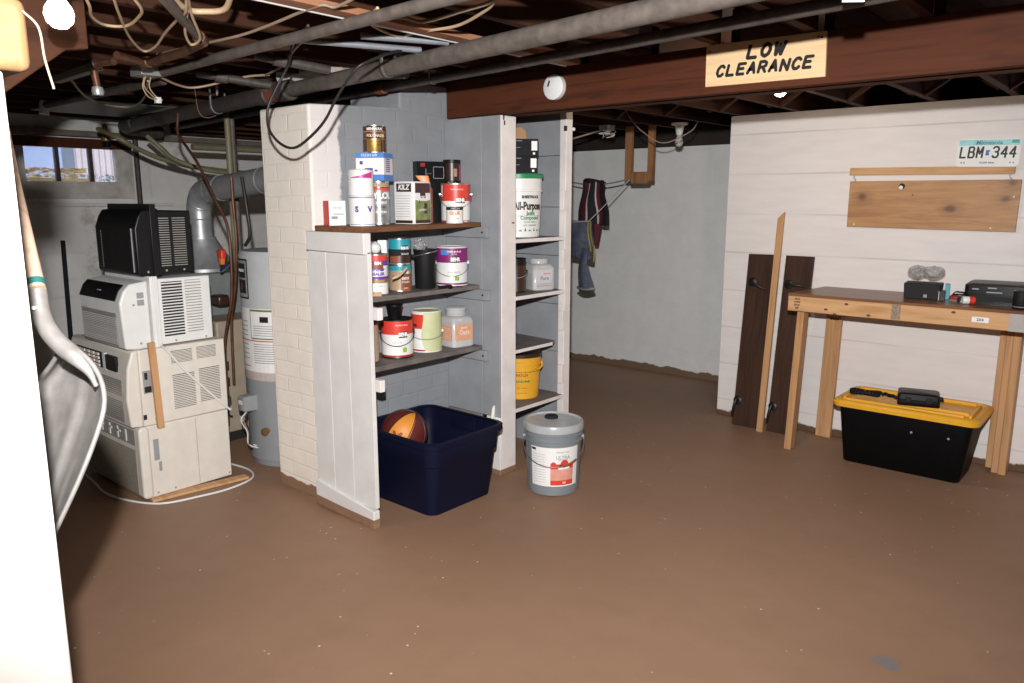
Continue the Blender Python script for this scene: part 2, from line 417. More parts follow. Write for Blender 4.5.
M_denim = plain('washed_denim', (.085, .10, .14, 1), .8, var=.35, nscale=30, bmp=.3)
M_bcloth = plain('black_cloth', (.012, .010, .012, 1), .85, var=.3, nscale=40)
M_rcloth = plain('wine_red_cloth', (.11, .010, .020, 1), .85, var=.2)
M_wcloth = plain('white_cloth_stripe', (.5, .46, .45, 1), .85)
M_ycloth = plain('yellow_cloth_stripe', (.42, .33, .05, 1), .85)
def clear(name, tint, alpha=.35, rough=.15):
    m, nt, b = _new(name); b.inputs['Base Color'].default_value = tint; b.inputs['Roughness'].default_value = rough
    b.inputs['Alpha'].default_value = alpha; MATS[name] = m; return m
M_clear = clear('cloudy_clear_plastic', (.72, .72, .72, 1), .55)
def bag_mat():
    m, nt, b = _new('crumpled_clear_film'); b.inputs['Base Color'].default_value = (.62, .60, .60, 1)
    b.inputs['Roughness'].default_value = .12; f = noise(nt, coords(nt), 45, 4, .7, 1.0)
    nt.links.new(ramp(nt, f, [(.35, (.25, .25, .25, 1)), (.7, (.85, .85, .85, 1))]), b.inputs['Alpha'])
    bump(nt, b, f, 1.0, .02); return m
M_bag = bag_mat()
def glass_mat():
    m, nt, b = _new('window_glass'); b.inputs['Base Color'].default_value = (.95, .97, 1, 1)
    b.inputs['Roughness'].default_value = .03; b.inputs['Alpha'].default_value = .18; return m
M_glass = glass_mat()
M_bulb = emit('lit_bulb_glass', (1, .97, .93, 1), 9)
M_bulboff = plain('unlit_bulb_glass', (.55, .52, .50, 1), .12)

# ================================================================== the setting
struct(bx(-7.0, 2.0, -1.6, 6.1, -.06, 0).build('floor', M_floor))
struct(bx(-7.0, 2.0, -1.6, 6.1, 2.285, 2.34).build('ceiling', M_sub))
struct(bx(-7.0, 2.0, 5.85, 6.05, 0, 1.92).build('wall_back', M_wall))
struct(bx(-7.0, 2.0, 5.80, 6.05, 1.92, 2.285).build('trim_1', plain('dark_rim_wood', (.022, .014, .011, 1), .8), bevel=.006))        # rim board on the back wall
struct(bx(1.8, 2.0, -1.6, 5.85, 0, 2.285).build('wall_east', M_wall))
struct(bx(-7.0, 1.8, -1.6, -1.4, 0, 2.285).build('wall_rear', M_wall))
struct(bx(-2.335, 1.8, 4.945, 5.06, 0, 2.035).build('wall_right', M_board, bevel=.004))
# left wall with the window opening (Y 2.09..2.98, z 1.50..1.97)
w = MB()
w.box(-7.0, -6.8, -1.4, 5.85, 0, 1.455); w.box(-7.0, -6.82, -1.4, 2.09, 1.455, 2.285)
w.box(-7.0, -6.82, 2.98, 5.85, 1.455, 2.285); w.box(-7.0, -6.82, 2.09, 2.98, 1.975, 2.285); w.box(-7.0, -6.82, 2.09, 2.98, 1.455, 1.50)
struct(w.build('wall_left', M_walll))
struct(bx(-6.80, -6.77, 1.2, 3.3, 1.435, 1.462).build('trim_2', M_walll, bevel=.005))
wf = MB()
M_wframe = plain('flaking_window_frame', (.62, .58, .54, 1), .65, var=.25, nscale=9, bmp=.3)
wf.box(-6.86, -6.79, 2.09, 2.165, 1.50, 1.975); wf.box(-6.86, -6.79, 2.845, 2.98, 1.50, 1.975)
wf.box(-6.86, -6.79, 2.165, 2.845, 1.50, 1.635)
win = struct(wf.build('window_1', M_wframe, bevel=.004))
MB().box(-6.87, -6.78, 2.09, 2.98, 1.90, 1.975).build('window_head', M_joistx, win, bevel=.004)
M_mun = plain('dark_muntin', rgb(66, 52, 50), .6)
for y in (2.402, 2.655): bx(-6.85, -6.80, y - .014, y + .014, 1.635, 1.90).build('muntin', M_mun, win, bevel=.003)
for a, b in ((2.165, 2.388), (2.416, 2.641), (2.669, 2.845)): bx(-6.832, -6.828, a, b, 1.635, 1.90).build('pane', M_glass, win)
# what lies beyond the panes: window well, leaves, a neighbour's siding and blue-painted board
struct(bx(-9.6, -7.0, 0.5, 4.6, 1.30, 1.50).build('ground', plain('yard_soil', (.10, .075, .05, 1), .9)))
def siding():
    m, nt, b = _new('pink_siding'); v = coords(nt); sx = N(nt, 'ShaderNodeSeparateXYZ'); nt.links.new(v, sx.inputs[0])
    a = N(nt, 'ShaderNodeMath', operation='PINGPONG'); a.inputs[1].default_value = .03; nt.links.new(sx.outputs['Y'], a.inputs[0])
    c = ramp(nt, a.outputs[0], [(.004, rgb(178, 150, 140)), (.01, rgb(226, 205, 196))]); nt.links.new(c, b.inputs['Base Color']); return m
struct(bx(-9.1, -9.0, 3.27, 4.6, 1.5, 3.2).build('wall_outside', siding()))
struct(bx(-9.1, -9.0, 0.6, 3.25, 1.5, 3.2).build('wall_outside_blue', plain('pale_blue_boards', (.42, .50, .68, 1), .6, var=.12, nscale=5)))
tag(bx(-8.30, -8.22, 2.97, 3.06, 1.5, 3.0).build('post', plain('blue_grey_post', (.16, .20, .25, 1), .6), bevel=.006), 'blue-grey post standing outdoors beyond the basement window', 'post')
lv = MB()
for i in range(900):
    y = random.uniform(2.05, 2.72); x = random.uniform(-7.45, -7.02); h = .19 * (1 - abs(x + 7.1) / .6) + random.uniform(0, .02) + .04
    a = random.uniform(0, 6.28); t = random.uniform(-.7, .7); s_ = random.uniform(.015, .03)
    Mx = Matrix.Translation((x, y, 1.5 + h)) @ Matrix.Rotation(a, 4, 'Z') @ Matrix.Rotation(t, 4, 'X')
    lv.add([(-s_, 0, 0), (0, -s_ * .6, .003), (s_, 0, 0), (0, s_ * .6, .003)], [(0, 1, 2, 3)], 0, Mx)
lv.box(-7.25, -7.02, 2.05, 2.72, 1.5, 1.665)
o = tag(lv.build('fallen_leaves', plain('yellow_leaf', (.66, .42, .03, 1), .7, var=.3, nscale=30), smooth=0), 'bank of yellow fallen leaves outdoors against the window panes', 'leaves'); o['kind'] = 'stuff'
M_leaf = plain('blue_green_leaf', (.12, .22, .22, 1), .6, var=.4, nscale=30)
for (y0, lab) in ((3.16, 'blue-green bush outdoors behind the right window pane'), (2.93, 'low blue-green plant outdoors behind the middle window pane')):
    b_ = thing('bush', lab, 'bush', (-7.75, y0, 1.5)); f_ = MB()
    for i in range(260):
        a = random.uniform(0, 6.28); r = random.uniform(0, .17) ; z = random.uniform(.03, .22)
        Mx = Matrix.Translation((r * math.cos(a), r * math.sin(a), z)) @ Matrix.Rotation(a, 4, 'Z') @ Matrix.Rotation(random.uniform(-1, 1), 4, 'Y')
        s_ = random.uniform(.012, .022); f_.add([(-s_, 0, 0), (0, -s_ * .5, 0), (s_, 0, 0), (0, s_ * .5, 0)], [(0, 1, 2, 3)], 0, Mx)
    f_.build('foliage', M_leaf, b_, smooth=0)
    MB().cyl((0, 0, 0), (0, 0, .15), .012).build('stem', M_mun, b_)

# ------------------------------------------------------------------ chimney, beam, joists
ch = MB().prism([(2.15, 0), (3.055, 0), (3.055, 2.09), (2.70, 2.09), (2.70, 1.955), (2.15, 1.925)], -3.47, -3.065, 'x', [0, 1, 1, 1, 1, 1, 1, 0])
tag(ch.build('chimney', [M_chim, M_chims], bevel=.012, seg=3, smooth=30), 'cream painted brick chimney column left of the paint shelves', 'chimney')
beam = thing('beam', 'long brown timber beam carrying the low clearance sign', 'beam', (-3.065, 3.03, 1.92))
MB().box(0, 4.86, 0, .05, 0, .19).build('plank', M_joistx, beam, bevel=.004)
MB().box(0, 4.86, .051, .10, .012, .19).build('plank', M_joistx, beam, bevel=.004)
MB().box(0, 4.86, .101, .165, 0, .19).build('plank', M_joistx, beam, bevel=.004)
jx = [-6.515 + .385 * k for k in range(22)]
jm = MB().box(-.02, .02, -1.39, 3.03, 0, .172).build('ceiling_joist', M_joist, loc=(jx[0], 0, 2.112), bevel=.003)
jf = MB().box(-.02, .02, 3.2, 5.79, 0, .245).build('ceiling_joist', M_joist, loc=(jx[0], 0, 2.035), bevel=.003)
for x in jx:
    if x > 1.75: continue
    for src, lab, g in ((jm, 'old brown ceiling joist running across the room on the near side of the beam', 'near ceiling joists'),
                        (jf, 'old brown ceiling joist running from the beam to the back wall', 'far ceiling joists')):
        c = src.copy(); COL.objects.link(c); c.location = (x, 0, src.location[2]); tag(c, lab, 'joist', g)
bpy.data.objects.remove(jm); bpy.data.objects.remove(jf)
# herringbone bridging between the far joists
for y0, g in ((4.55, 'row of bridging over the white wall'),):
    for i, x in enumerate(jx):
        if x < -3.2 or x > .3: continue
        for s_ in (0, 1):
            za, zb = (2.275, 2.045) if s_ == 0 else (2.045, 2.275)
            m_ = MB(); yy = y0 + .045 * s_
            m_.prism([(x + .022, za - .02), (x + .022, za + .004), (x + .363, zb + .004), (x + .363, zb - .02)], yy, yy + .04)
            tag(m_.build('bridging_brace', M_joist), 'short brown slanting brace nailed between the joists over the white wall', 'brace', g)
# subfloor laths: boards running the other way, seen between the joists
# ------------------------------------------------------------------ the white post in the foreground with its header block, the slanting stringer
p = thing('support_post', 'white painted post at the near left edge of the picture', 'post', (-1.295, .335, 0))
bx(-.045, .045, -.052, .050, 0, 1.672).build('post_shaft', plain('bright_white_gloss', (.58, .545, .50, 1), .4, var=.03), p, bevel=.004)
hb = thing('header_block', 'unpainted timber block capping the near white post', 'timber block', (-1.295, .335, 1.674))
bx(-.60, .05, -.13, .087, 0, .098).build('block', wood('header_wood', (.24, .135, .065, 1), (.18, .10, .045, 1), 'x', .5), hb, bevel=.014, seg=3)
MB().tube([(.052, .079, .08), (.056, .096, .06), (.05, .102, .02), (.05, .110, -.02)], .0016, 6).build('wire', M_cableg, hb)
st = MB(); st.prism([(.25, 1.36), (.955, 1.93), (1.02, 1.942), (1.02, 2.097), (.25, 2.097)], -2.59, -2.55, 'x')
tag(st.build('stair_stringer', M_joist, bevel=.004), 'brown board with a slanting lower edge behind the lit bulb at left', 'board')

# ================================================================== pipes, ducts, wires under the joists
def tubething(name, label, cat, pts, r, m, n=8, smooth=6, group=None):
    return tag(MB().tube(pts, r, n, 0, smooth).build(name, m, smooth=60), label, cat, group)
# main drain
dr = thing('drain_pipe', 'thick dusty iron drain pipe slanting across under the ceiling', 'pipe', (-2.9, 2.208, 2.02))
def P1(x): return Vector((x + 2.9, -(x + 2.9) * .12087, 0))
MB().cyl(P1(.2), P1(-3.42), .034, 20).build('pipe_run', M_iron, dr, smooth=60)
MB().cyl(P1(-3.42), P1(-5.85), .042, 20).build('pipe_run', M_iron2, dr, smooth=60)
for xa, xb in ((-3.36, -3.47), (-3.58, -3.69), (-5.70, -5.86)):
    MB().cyl(P1(xa), P1(xb), .050, 20).build('pipe_hub', M_iron2, dr, bevel=.008, smooth=60)
MB().cyl(P1(-3.47), P1(-3.58), .043, 20).build('pipe_hub', M_rust, dr, smooth=60)
MB().tube([P1(-3.52), P1(-3.56) + Vector((0, -.02, .03)), P1(-3.66) + Vector((-.02, -.05, .075))], .036, 14).build('branch_fitting', M_iron, dr, smooth=60)
MB().tube([P1(-5.8), P1(-5.95) + Vector((0, .0, 0)), P1(-6.02) + Vector((0, .06, -.01)), P1(-6.05) + Vector((0, .3, -.02))], .044, 14).build('elbow', M_iron2, dr, smooth=60)
d2 = thing('water_pipe', 'thinner dark iron pipe behind the drain pipe', 'pipe', (-2.9, 2.576, 2.035))
MB().cyl(P1(.2), P1(-5.9), .0212, 16).build('pipe_run', M_iron2, d2, smooth=60)
for x in (-3.05, -4.3): MB().cyl(P1(x), P1(x - .07), .027, 16).build('coupling', M_rust, d2, bevel=.004, smooth=60)
# hangers
def strap(name, label, c, r, top, m=M_iron, w=.012):
    b = MB(); pts = [(c[0], c[1] + r * math.cos(a), c[2] + r * math.sin(a)) for a in [PI + PI * k / 10 for k in range(11)]]
    for i in range(10):
        a, q = pts[i], pts[i + 1]; b.add([(a[0] - w, a[1], a[2]), (a[0] + w, a[1], a[2]), (q[0] + w, q[1], q[2]), (q[0] - w, q[1], q[2])], [(0, 1, 2, 3)])
    for e in (0, -1):
        a = pts[e]; b.add([(a[0] - w, a[1], a[2]), (a[0] + w, a[1], a[2]), (a[0] + w, a[1], top), (a[0] - w, a[1], top)], [(0, 1, 2, 3)])
    return tag(b.build(name, m, solid=.002, smooth=60), label, 'strap')
def on1(x): return (x, 2.208 - (x + 2.9) * .12087, 2.02)
def on2(x): return (x, 2.576 - (x + 2.9) * .12087, 2.035)
strap('pipe_strap', 'metal strap holding the drain pipe above the brown shelf cans', on1(-2.52), .0365, 2.10)
strap('pipe_strap', 'thin metal strap round the drain pipe over the air conditioners', on1(-4.25), .0445, 2.12, M_steel)
strap('pipe_strap', 'wire strap holding the thinner iron pipe beside the beam end', on2(-2.66), .0235, 2.10, M_iron, .006)
tubething('pipe_hanger', 'copper wire hanger looped down over the drain pipe at left', 'hanger', [(-4.42, 2.33, 2.13), (-4.42, 2.345, 2.0), (-4.40, 2.38, 1.965), (-4.37, 2.44, 1.985)], .004, M_copper)
hs = MB()
for k in range(7): hs.box(-.011, .011, -.0012, .0012, .016 * k, .016 * k + .0105)
hs.box(-.011, -.005, -.0012, .0012, 0, .115); hs.box(.005, .011, -.0012, .0012, 0, .115)
tag(hs.build('perforated_strap', M_whitep, loc=(-4.02, 2.245, 2.045)), 'pale perforated hanger strap above the drain pipe', 'strap')
# gas line and long run near the camera
tubething('gas_pipe', 'long thin iron gas pipe crossing above the drain pipe', 'pipe', [(-3.62, 1.708, 2.05), (-2.8, 1.675, 2.052), (-2.0, 1.652, 2.055), (-.4, 1.60, 2.06)], .020, M_iron, 14, 0)
tubething('conduit', 'longer galvanised conduit over the drain pipe', 'conduit', [(-2.498, 1.702, 2.062), (-2.30, 2.14, 2.062)], .0115, plain('conduit_grey', (.27, .29, .32, 1), .42, .3, .15), 12, 0)
tubething('conduit', 'shorter galvanised conduit lying right of the longer one', 'conduit', [(-2.312, 1.861, 2.075), (-2.16, 2.15, 2.075)], .0125, plain('conduit_grey', (.27, .29, .32, 1)), 12, 0)
tag(bx(-2.12, -2.055, 1.30, 2.85, 2.072, 2.094).build('pine_batten', wood('pale_pine_batten', rgb(160, 112, 84), rgb(112, 74, 54), 'y'), bevel=.002), 'pale pine batten nailed under the joists', 'batten')
tubething('conduit', 'white painted conduit along the pine batten', 'conduit', [(-2.135, 1.30, 2.078), (-2.135, 2.85, 2.078)], .008, M_whitep, 10, 0)
for k, x in enumerate((-2.02, -1.93, -1.86, -1.66, -1.58)):
    tag(bx(x - .028, x + .028, 1.2, 3.0, 2.235, 2.27).build('wood_lath', M_joist, bevel=.002), 'brown wood lath under the subfloor above the drain pipe', 'lath', 'laths under the subfloor')
# white duct piece between the pipes
du = thing('duct', 'pale metal duct piece above the drain pipe and brick column', 'duct', (-3.15, 2.27, 2.10))
du.location = (-3.32, 2.44, 2.115)
MB().cyl((-.26, -.06, 0), (.12, .02, .0), .062, 24).build('duct_pipe', plain('pale_duct_paint', (.60, .60, .56, 1), .5), du, smooth=60)
MB().cyl((.13, .02, 0), (.42, .16, .0), .05, 24).build('duct_pipe', plain('blue_grey_duct', (.34, .37, .42, 1), .4, .3), du, smooth=60)
MB().cyl((.11, .018, 0), (.15, .03, 0), .066, 24).build('duct_collar', plain('peach_tape', (.62, .48, .38, 1), .5), du, smooth=60)
for (a_, b_, lab) in (((-3.62, 1.92, 2.085), (-3.50, 2.24, 2.05), 'short dark pipe rising from the drain hub'), ((-3.02, 1.86, 2.09), (-2.92, 2.17, 2.055), 'short dark pipe crossing over the drain pipe right of the hub')):
    t = thing('branch_pipe', lab, 'pipe', a_); e_ = Vector(b_) - Vector(a_)
    MB().cyl((0, 0, 0), e_, .020, 14).build('pipe_run', M_iron2, t, smooth=60)
    MB().cyl(e_ * .25, e_ * .42, .027, 14).build('coupling', M_iron2, t, bevel=.004, smooth=60)
# copper pipes near the bulb
cp = thing('copper_pipe', 'tarnished copper pipe bending left above the air conditioners', 'pipe', (-2.7, 1.47, 2.05))
MB().tube([(.56, -.43, .0), (.03, -.03, 0)], .017, 14, 0, 0).build('pipe_run', M_iron, cp, smooth=60)
MB().cyl((.05, -.045, 0), (-.01, .0, 0), .023, 14).build('elbow', M_copper, cp, bevel=.004, smooth=60)
MB().tube([(0, 0, -.005), (-.27, .05, -.005), (-.57, .06, -.005)], .017, 14, 0, 0).build('pipe_run', M_copper, cp, smooth=60)
MB().cyl((-.55, .06, -.005), (-.60, .05, -.005), .022, 14).build('elbow', M_copper, cp, bevel=.004, smooth=60)
MB().tube([(-.59, .055, -.005), (-.50, -.09, -.005)], .016, 14, 0, 0).build('pipe_run', M_copper, cp, smooth=60)
va = thing('pipe_valve', 'small copper valve with grey body left of the junction box', 'valve', (-3.36, 1.36, 2.03))
MB().tube([(.13, .02, -.005), (.02, 0, -.003)], .014, 12, 0, 0).build('pipe_stub', M_copper, va, smooth=60)
MB().cyl((.03, 0, -.003), (-.03, -.005, -.003), .024, 8).build('valve_body', M_brown, va, bevel=.004)
MB().tube([(-.02, 0, 0), (-.02, .005, -.05), (-.02, .01, -.09)], .014, 12, 0, 0).build('pipe_stub', M_copper, va, smooth=60)
MB().lathe([(.02, -.12), (.024, -.105), (.02, -.088)], 12, M=Matrix.Translation((-.02, .01, 0))).build('valve_cap', M_steel, va)
tag(MB().box(-.26, .26, -.018, .018, -.016, .016, 0, Matrix.Translation((-3.68, 1.411, 2.03)) @ Matrix.Rotation(-.05, 4, 'Z')).build('wire_channel', plain('grey_green_paint', (.22, .235, .215, 1), .5), bevel=.003), 'straight grey painted channel left of the copper valve', 'conduit')
bn = thing('brown_pipe', 'dark brown pipe under the joists left of the junction box', 'pipe', (-4.45, 1.80, 2.045))
MB().cyl((-.75, 0, 0), (.75, 0, 0), .021, 12).build('pipe_run', M_iron2, bn, smooth=60)
MB().cyl((-.75, 0, .025), (-.75, -.01, -.055), .028, 12).build('pipe_cap', M_whitep, bn, bevel=.004, smooth=60)
jb = thing('junction_box', 'grey metal junction box with wires hanging from it', 'junction box', (-3.55, 1.65, 2.03))
MB().box(-.055, .055, -.045, .045, 0, .04).build('box', plain('grey_zinc', (.40, .40, .38, 1), .45, .5), jb, bevel=.003)
for i, (dx, dy) in enumerate(((-.02, 0), (0, .02), (.015, -.01))):
    MB().tube([(dx, dy, 0), (dx - .02, dy, -.04), (dx + .01 * i, dy + .01, -.08), (dx + .05, dy + .02, -.1)], .0028, 6).build('wire', M_cable, jb)
MB().rr([(-.115, .012, .012, .003), (-.09, .012, .012, .003)], 2, M=Matrix.Translation((.05, .02, 0))).build('plug', M_whitep, jb)
# loose cables
tubething('loose_cable', 'cream cable coiled in a loop under the joists right of the lit bulb', 'cable', [(-2.37, .94, 2.07), (-2.47, 1.0, 2.05), (-2.593, 1.055, 2.045), (-2.68, 1.127, 2.045), (-2.643, 1.178, 2.045), (-2.513, 1.16, 2.05), (-2.391, 1.113, 2.05), (-2.28, 1.02, 2.07)], .0048, M_cable)
tubething('loose_cable', 'cream cable dropping in a pointed loop beside the copper pipe', 'cable', [(-2.3, .99, 2.07), (-2.542, 1.116, 2.05), (-2.803, 1.259, 2.04), (-2.95, 1.37, 2.03), (-2.858, 1.371, 2.035), (-2.68, 1.322, 2.05), (-2.462, 1.256, 2.05), (-2.314, 1.211, 2.05), (-2.1, 1.10, 2.08)], .0044, M_cable)
tubething('loose_cable', 'short cream cable hooked round the copper pipe', 'cable', [(-2.36, 1.24, 2.06), (-2.52, 1.31, 2.03), (-2.60, 1.37, 2.01), (-2.52, 1.36, 2.02), (-2.34, 1.24, 2.05), (-2.15, 1.13, 2.08)], .0044, M_cable)
tubething('cable_bundle', 'thick bundle of cream cable at the top of the picture', 'cable', [(-2.26, 1.13, 2.08), (-2.34, 1.223, 2.06), (-2.33, 1.28, 2.06), (-2.25, 1.301, 2.06), (-2.1, 1.24, 2.08)], .009, M_cable)
tubething('cable_run', 'thin pale cable strung from the junction box to the pipe hub', 'cable', [(-3.50, 1.66, 2.04), (-3.69, 1.864, 2.03), (-3.72, 1.982, 2.035), (-3.54, 2.12, 2.08), (-3.38, 2.16, 2.08)], .0055, M_cable)
tubething('cable_run', 'pale cable sagging under the brown pipe at far left', 'cable', [(-3.76, 1.41, 2.02), (-4.205, 1.643, 2.0), (-4.50, 1.859, 2.0), (-4.49, 1.986, 2.0), (-4.1, 1.882, 2.0), (-3.60, 1.68, 2.02)], .0055, M_cableg)
tubething('cable_run', 'brown cable clipped above the gas pipe toward the upper middle', 'cable', [(-3.2, 1.54, 2.07), (-2.839, 1.53, 2.062), (-2.579, 1.541, 2.062), (-2.385, 1.538, 2.07), (-2.064, 1.50, 2.075), (-2.003, 1.53, 2.07), (-1.7, 1.46, 2.08)], .005, M_cableg)
tubething('cable_run', 'grey cable lying along the gas pipe then rising right', 'cable', [(-2.4, 1.72, 2.075), (-2.012, 1.75, 2.075), (-1.964, 1.839, 2.07), (-1.728, 1.785, 2.06), (-1.579, 1.755, 2.06), (-1.45, 1.70, 2.08)], .0058, M_cableg)
tubething('cable_run', 'pale cable drooping over the conduits and up to the right', 'cable', [(-2.0, 1.68, 2.09), (-2.137, 1.751, 2.08), (-2.247, 1.98, 2.08), (-2.18, 1.99, 2.085), (-2.061, 1.963, 2.075), (-1.903, 1.94, 2.066), (-1.708, 1.845, 2.06), (-1.59, 1.77, 2.062), (-1.57, 1.70, 2.08)], .0052, M_cable)
tubething('black_cable', 'black cable hanging in a deep loop in front of the brick column', 'cable', [(-2.42, 2.14, 2.066), (-2.34, 2.08, 2.055), (-2.29, 1.98, 2.03), (-2.285, 1.87, 1.985), (-2.31, 1.83, 1.955), (-2.405, 1.82, 1.873), (-2.49, 1.82, 1.790), (-2.59, 1.82, 1.733), (-2.70, 1.82, 1.697), (-2.80, 1.82, 1.721), (-2.872, 1.82, 1.783), (-2.885, 1.83, 1.863), (-2.86, 1.85, 1.93), (-2.80, 1.88, 2.03), (-2.70, 1.84, 2.092), (-2.4, 1.70, 2.095)], .0055, M_wire)
tubething('black_cable', 'grey-black cable strand beside the loop at the drain hub', 'cable', [(-3.42, 2.16, 2.08), (-3.15, 2.08, 2.085), (-2.72, 1.87, 2.088), (-2.38, 1.73, 2.09)], .005, M_cableg)
# left room piping
tubething('olive_cable', 'upper olive cable sagging from the drain pipe end', 'cable', [(-5.85, 2.35, 1.98), (-5.6, 2.374, 1.908), (-5.6, 2.517, 1.835), (-5.6, 2.689, 1.773), (-5.6, 2.95, 1.725), (-5.6, 3.4, 1.69)], .017, M_olive)
tubething('olive_cable', 'lower olive cable sagging over the flue pipe', 'cable', [(-5.55, 2.55, 1.93), (-5.5, 2.62, 1.85), (-5.5, 2.72, 1.77), (-5.45, 2.95, 1.70), (-5.45, 3.2, 1.69)], .017, M_olive)
tubething('olive_pipe', 'straight olive pipe level with the top of the brick column', 'pipe', [(-5.5, 2.848, 1.868), (-5.5, 4.4, 1.868)], .023, M_olive, 12, 0)
tubething('olive_stub', 'short pale upright pipe hanging from the olive pipe', 'pipe', [(-5.5, 3.13, 1.85), (-5.5, 3.13, 1.68)], .018, M_olive, 10, 0)
tubething('standing_pipe', 'dark upright pipe on the far wall right of the window', 'pipe', [(-6.72, 2.985, 2.28), (-6.72, 2.985, .0)], .022, M_iron2, 10, 0)
tubething('copper_tube', 'long copper tube curving down past the flue pipe', 'pipe', [(-4.62, 2.32, 2.0), (-4.60, 2.3, 1.884), (-4.466, 2.28, 1.797), (-4.306, 2.26, 1.69), (-4.143, 2.26, 1.492), (-4.053, 2.27, 1.353), (-4.035, 2.27, 1.158), (-4.063, 2.27, .927), (-4.187, 2.28, .648), (-4.19, 2.28, .35)], .0085, M_copper)
tubething('copper_tube', 'shorter copper tube beside the water heater', 'pipe', [(-4.08, 2.33, 1.62), (-4.08, 2.33, 1.492), (-4.07, 2.33, 1.3), (-4.085, 2.33, 1.15), (-4.122, 2.33, .976), (-4.20, 2.34, .78), (-4.22, 2.34, .4)], .0085, M_copper)
tubething('steel_pipe', 'upright galvanised pipe between the flue and the water heater', 'pipe', [(-4.71, 2.685, 2.09), (-4.71, 2.685, .35)], .019, M_olive, 12, 0)
tubething('steel_pipe', 'thinner upright grey pipe behind the galvanised one', 'pipe', [(-4.75, 2.74, 2.09), (-4.75, 2.74, 1.04)], .018, M_iron, 12, 0)
tubething('black_hose', 'black hose curving down beside the water heater', 'hose', [(-4.02, 2.36, 1.62), (-3.99, 2.36, 1.45), (-3.99, 2.37, 1.30), (-4.03, 2.36, 1.235)], .010, M_wire)
tubething('black_hose', 'thin black line slanting onto the top of the water heater', 'hose', [(-3.98, 2.48, 1.6), (-3.93, 2.50, 1.40), (-3.84, 2.52, 1.225)], .005, M_wire)
kn = thing('valve_handle', 'red and orange valve handle beside the flue cone', 'valve', (-4.30, 2.36, 1.15)); kn.scale = (.72, .72, .72)
MB().rr([(0, .035, .022, .012), (.06, .04, .025, .012), (.075, .03, .018, .01)], 3).build('handle', M_red, kn, smooth=60)
MB().rr([(-.05, .018, .016, .006), (0, .028, .02, .008)], 3).build('stem', M_orange, kn)
MB().tube([(-.01, -.01, -.10), (.05, 0, -.06), (.11, .01, -.02)], .012, 10).build('lever', plain('dark_blue_grip', (.02, .035, .12, 1), .5), kn)
tag(bx(-4.55, -4.45, 2.40, 2.48, .84, .91).build('gas_control', M_brown, bevel=.015), 'rusty brown control block behind the white air conditioner', 'control box')
# beyond the beam
tubething('ceiling_wire', 'thin pale wire drooping behind the beam toward the bare bulb holder', 'wire', [(-3.02, 4.55, 2.2), (-2.966, 4.6, 2.123), (-2.9, 4.6, 2.034), (-2.80, 4.6, 1.94), (-2.65, 4.62, 1.86), (-2.5, 4.7, 1.93), (-2.5, 4.8, 2.0)], .0035, M_cableg)
cg = thing('junction_box', 'open metal junction box with tangled wires above the hanging clothes', 'junction box', (-3.3, 4.92, 2.03))
MB().rr([(0, .05, .05, .02), (-.035, .045, .045, .02)], 3).build('box', M_steel, cg)
for i in range(5):
    q = [(random.uniform(-.06, .06), random.uniform(-.04, .04), -.035 - .012 * k - random.uniform(0, .02)) for k in range(4)]
    MB().tube([(0, 0, -.03)] + q, .003, 6).build('wire', M_cableg if i % 2 else M_whitep, cg)
tubething('dark_cable', 'dark cable slanting down behind the thin white post', 'cable', [(-3.32, 4.9, 2.0), (-3.62, 4.7, 1.9), (-4.0, 4.5, 1.80)], .007, M_cableg)
lh = thing('lamp_holder', 'white porcelain lamp holder with an unlit bulb behind the beam', 'lamp', (-2.82, 5.14, 2.035))
MB().lathe([(.022, -.085), (.028, -.05), (.035, -.02), (.06, -.014), (.062, 0)], 24).build('holder', M_porc, lh, smooth=50)
MB().lathe([(.0, -.168), (.02, -.163), (.030, -.142), (.027, -.118), (.016, -.092), (.016, -.08)], 20).build('bulb', M_bulboff, lh, smooth=60)
# lit bulbs
def lit(label, loc, r, power, hold=True):
    t = thing('light_bulb', label, 'lamp', loc)
    MB().lathe([(0, -r), (r * .5, -r * .87), (r * .87, -r * .5), (r, 0), (r * .9, r * .45), (r * .6, r * .95), (r * .42, r * 1.3), (r * .42, r * 1.5)], 24).build('bulb', M_bulb, t, smooth=60)
    MB().lathe([(r * .62, r * 1.42), (r * .75, r * 1.8), (r * .8, r * 2.4), (r * 1.5, r * 2.7), (r * 1.6, r * 3.2)], 24).build('holder', M_porc, t, smooth=50)
    l = bpy.data.lights.new('bulb_light', 'POINT'); l.energy = power; l.color = (1, .86, .70); l.shadow_soft_size = r * 1.05
    lo = bpy.data.objects.new('bulb_light', l); COL.objects.link(lo); lo.location = Vector(loc) + Vector((0, 0, -r * 1.15))
    return t
lit('lit bulb in a white holder at the upper left of the ceiling', (-2.157, .80, 1.945), .034, 8)
lit('lit bulb partly hidden by the low clearance beam', (-1.56, 3.83, 2.022), .033, 16)

# ================================================================== shelving
def box_part(name, m, parent, x0, x1, y0, y1, z0, z1, bevel=.002, M=None):
    return MB().box(x0, x1, y0, y1, z0, z1, 0, M).build(name, m, parent, bevel=bevel)
# unit 1: between the brick column and the wide post
su = thing('shelving_unit', 'left built-in shelves of paint cans behind a white planked side panel', 'shelves', (-2.67, 2.15, 0))
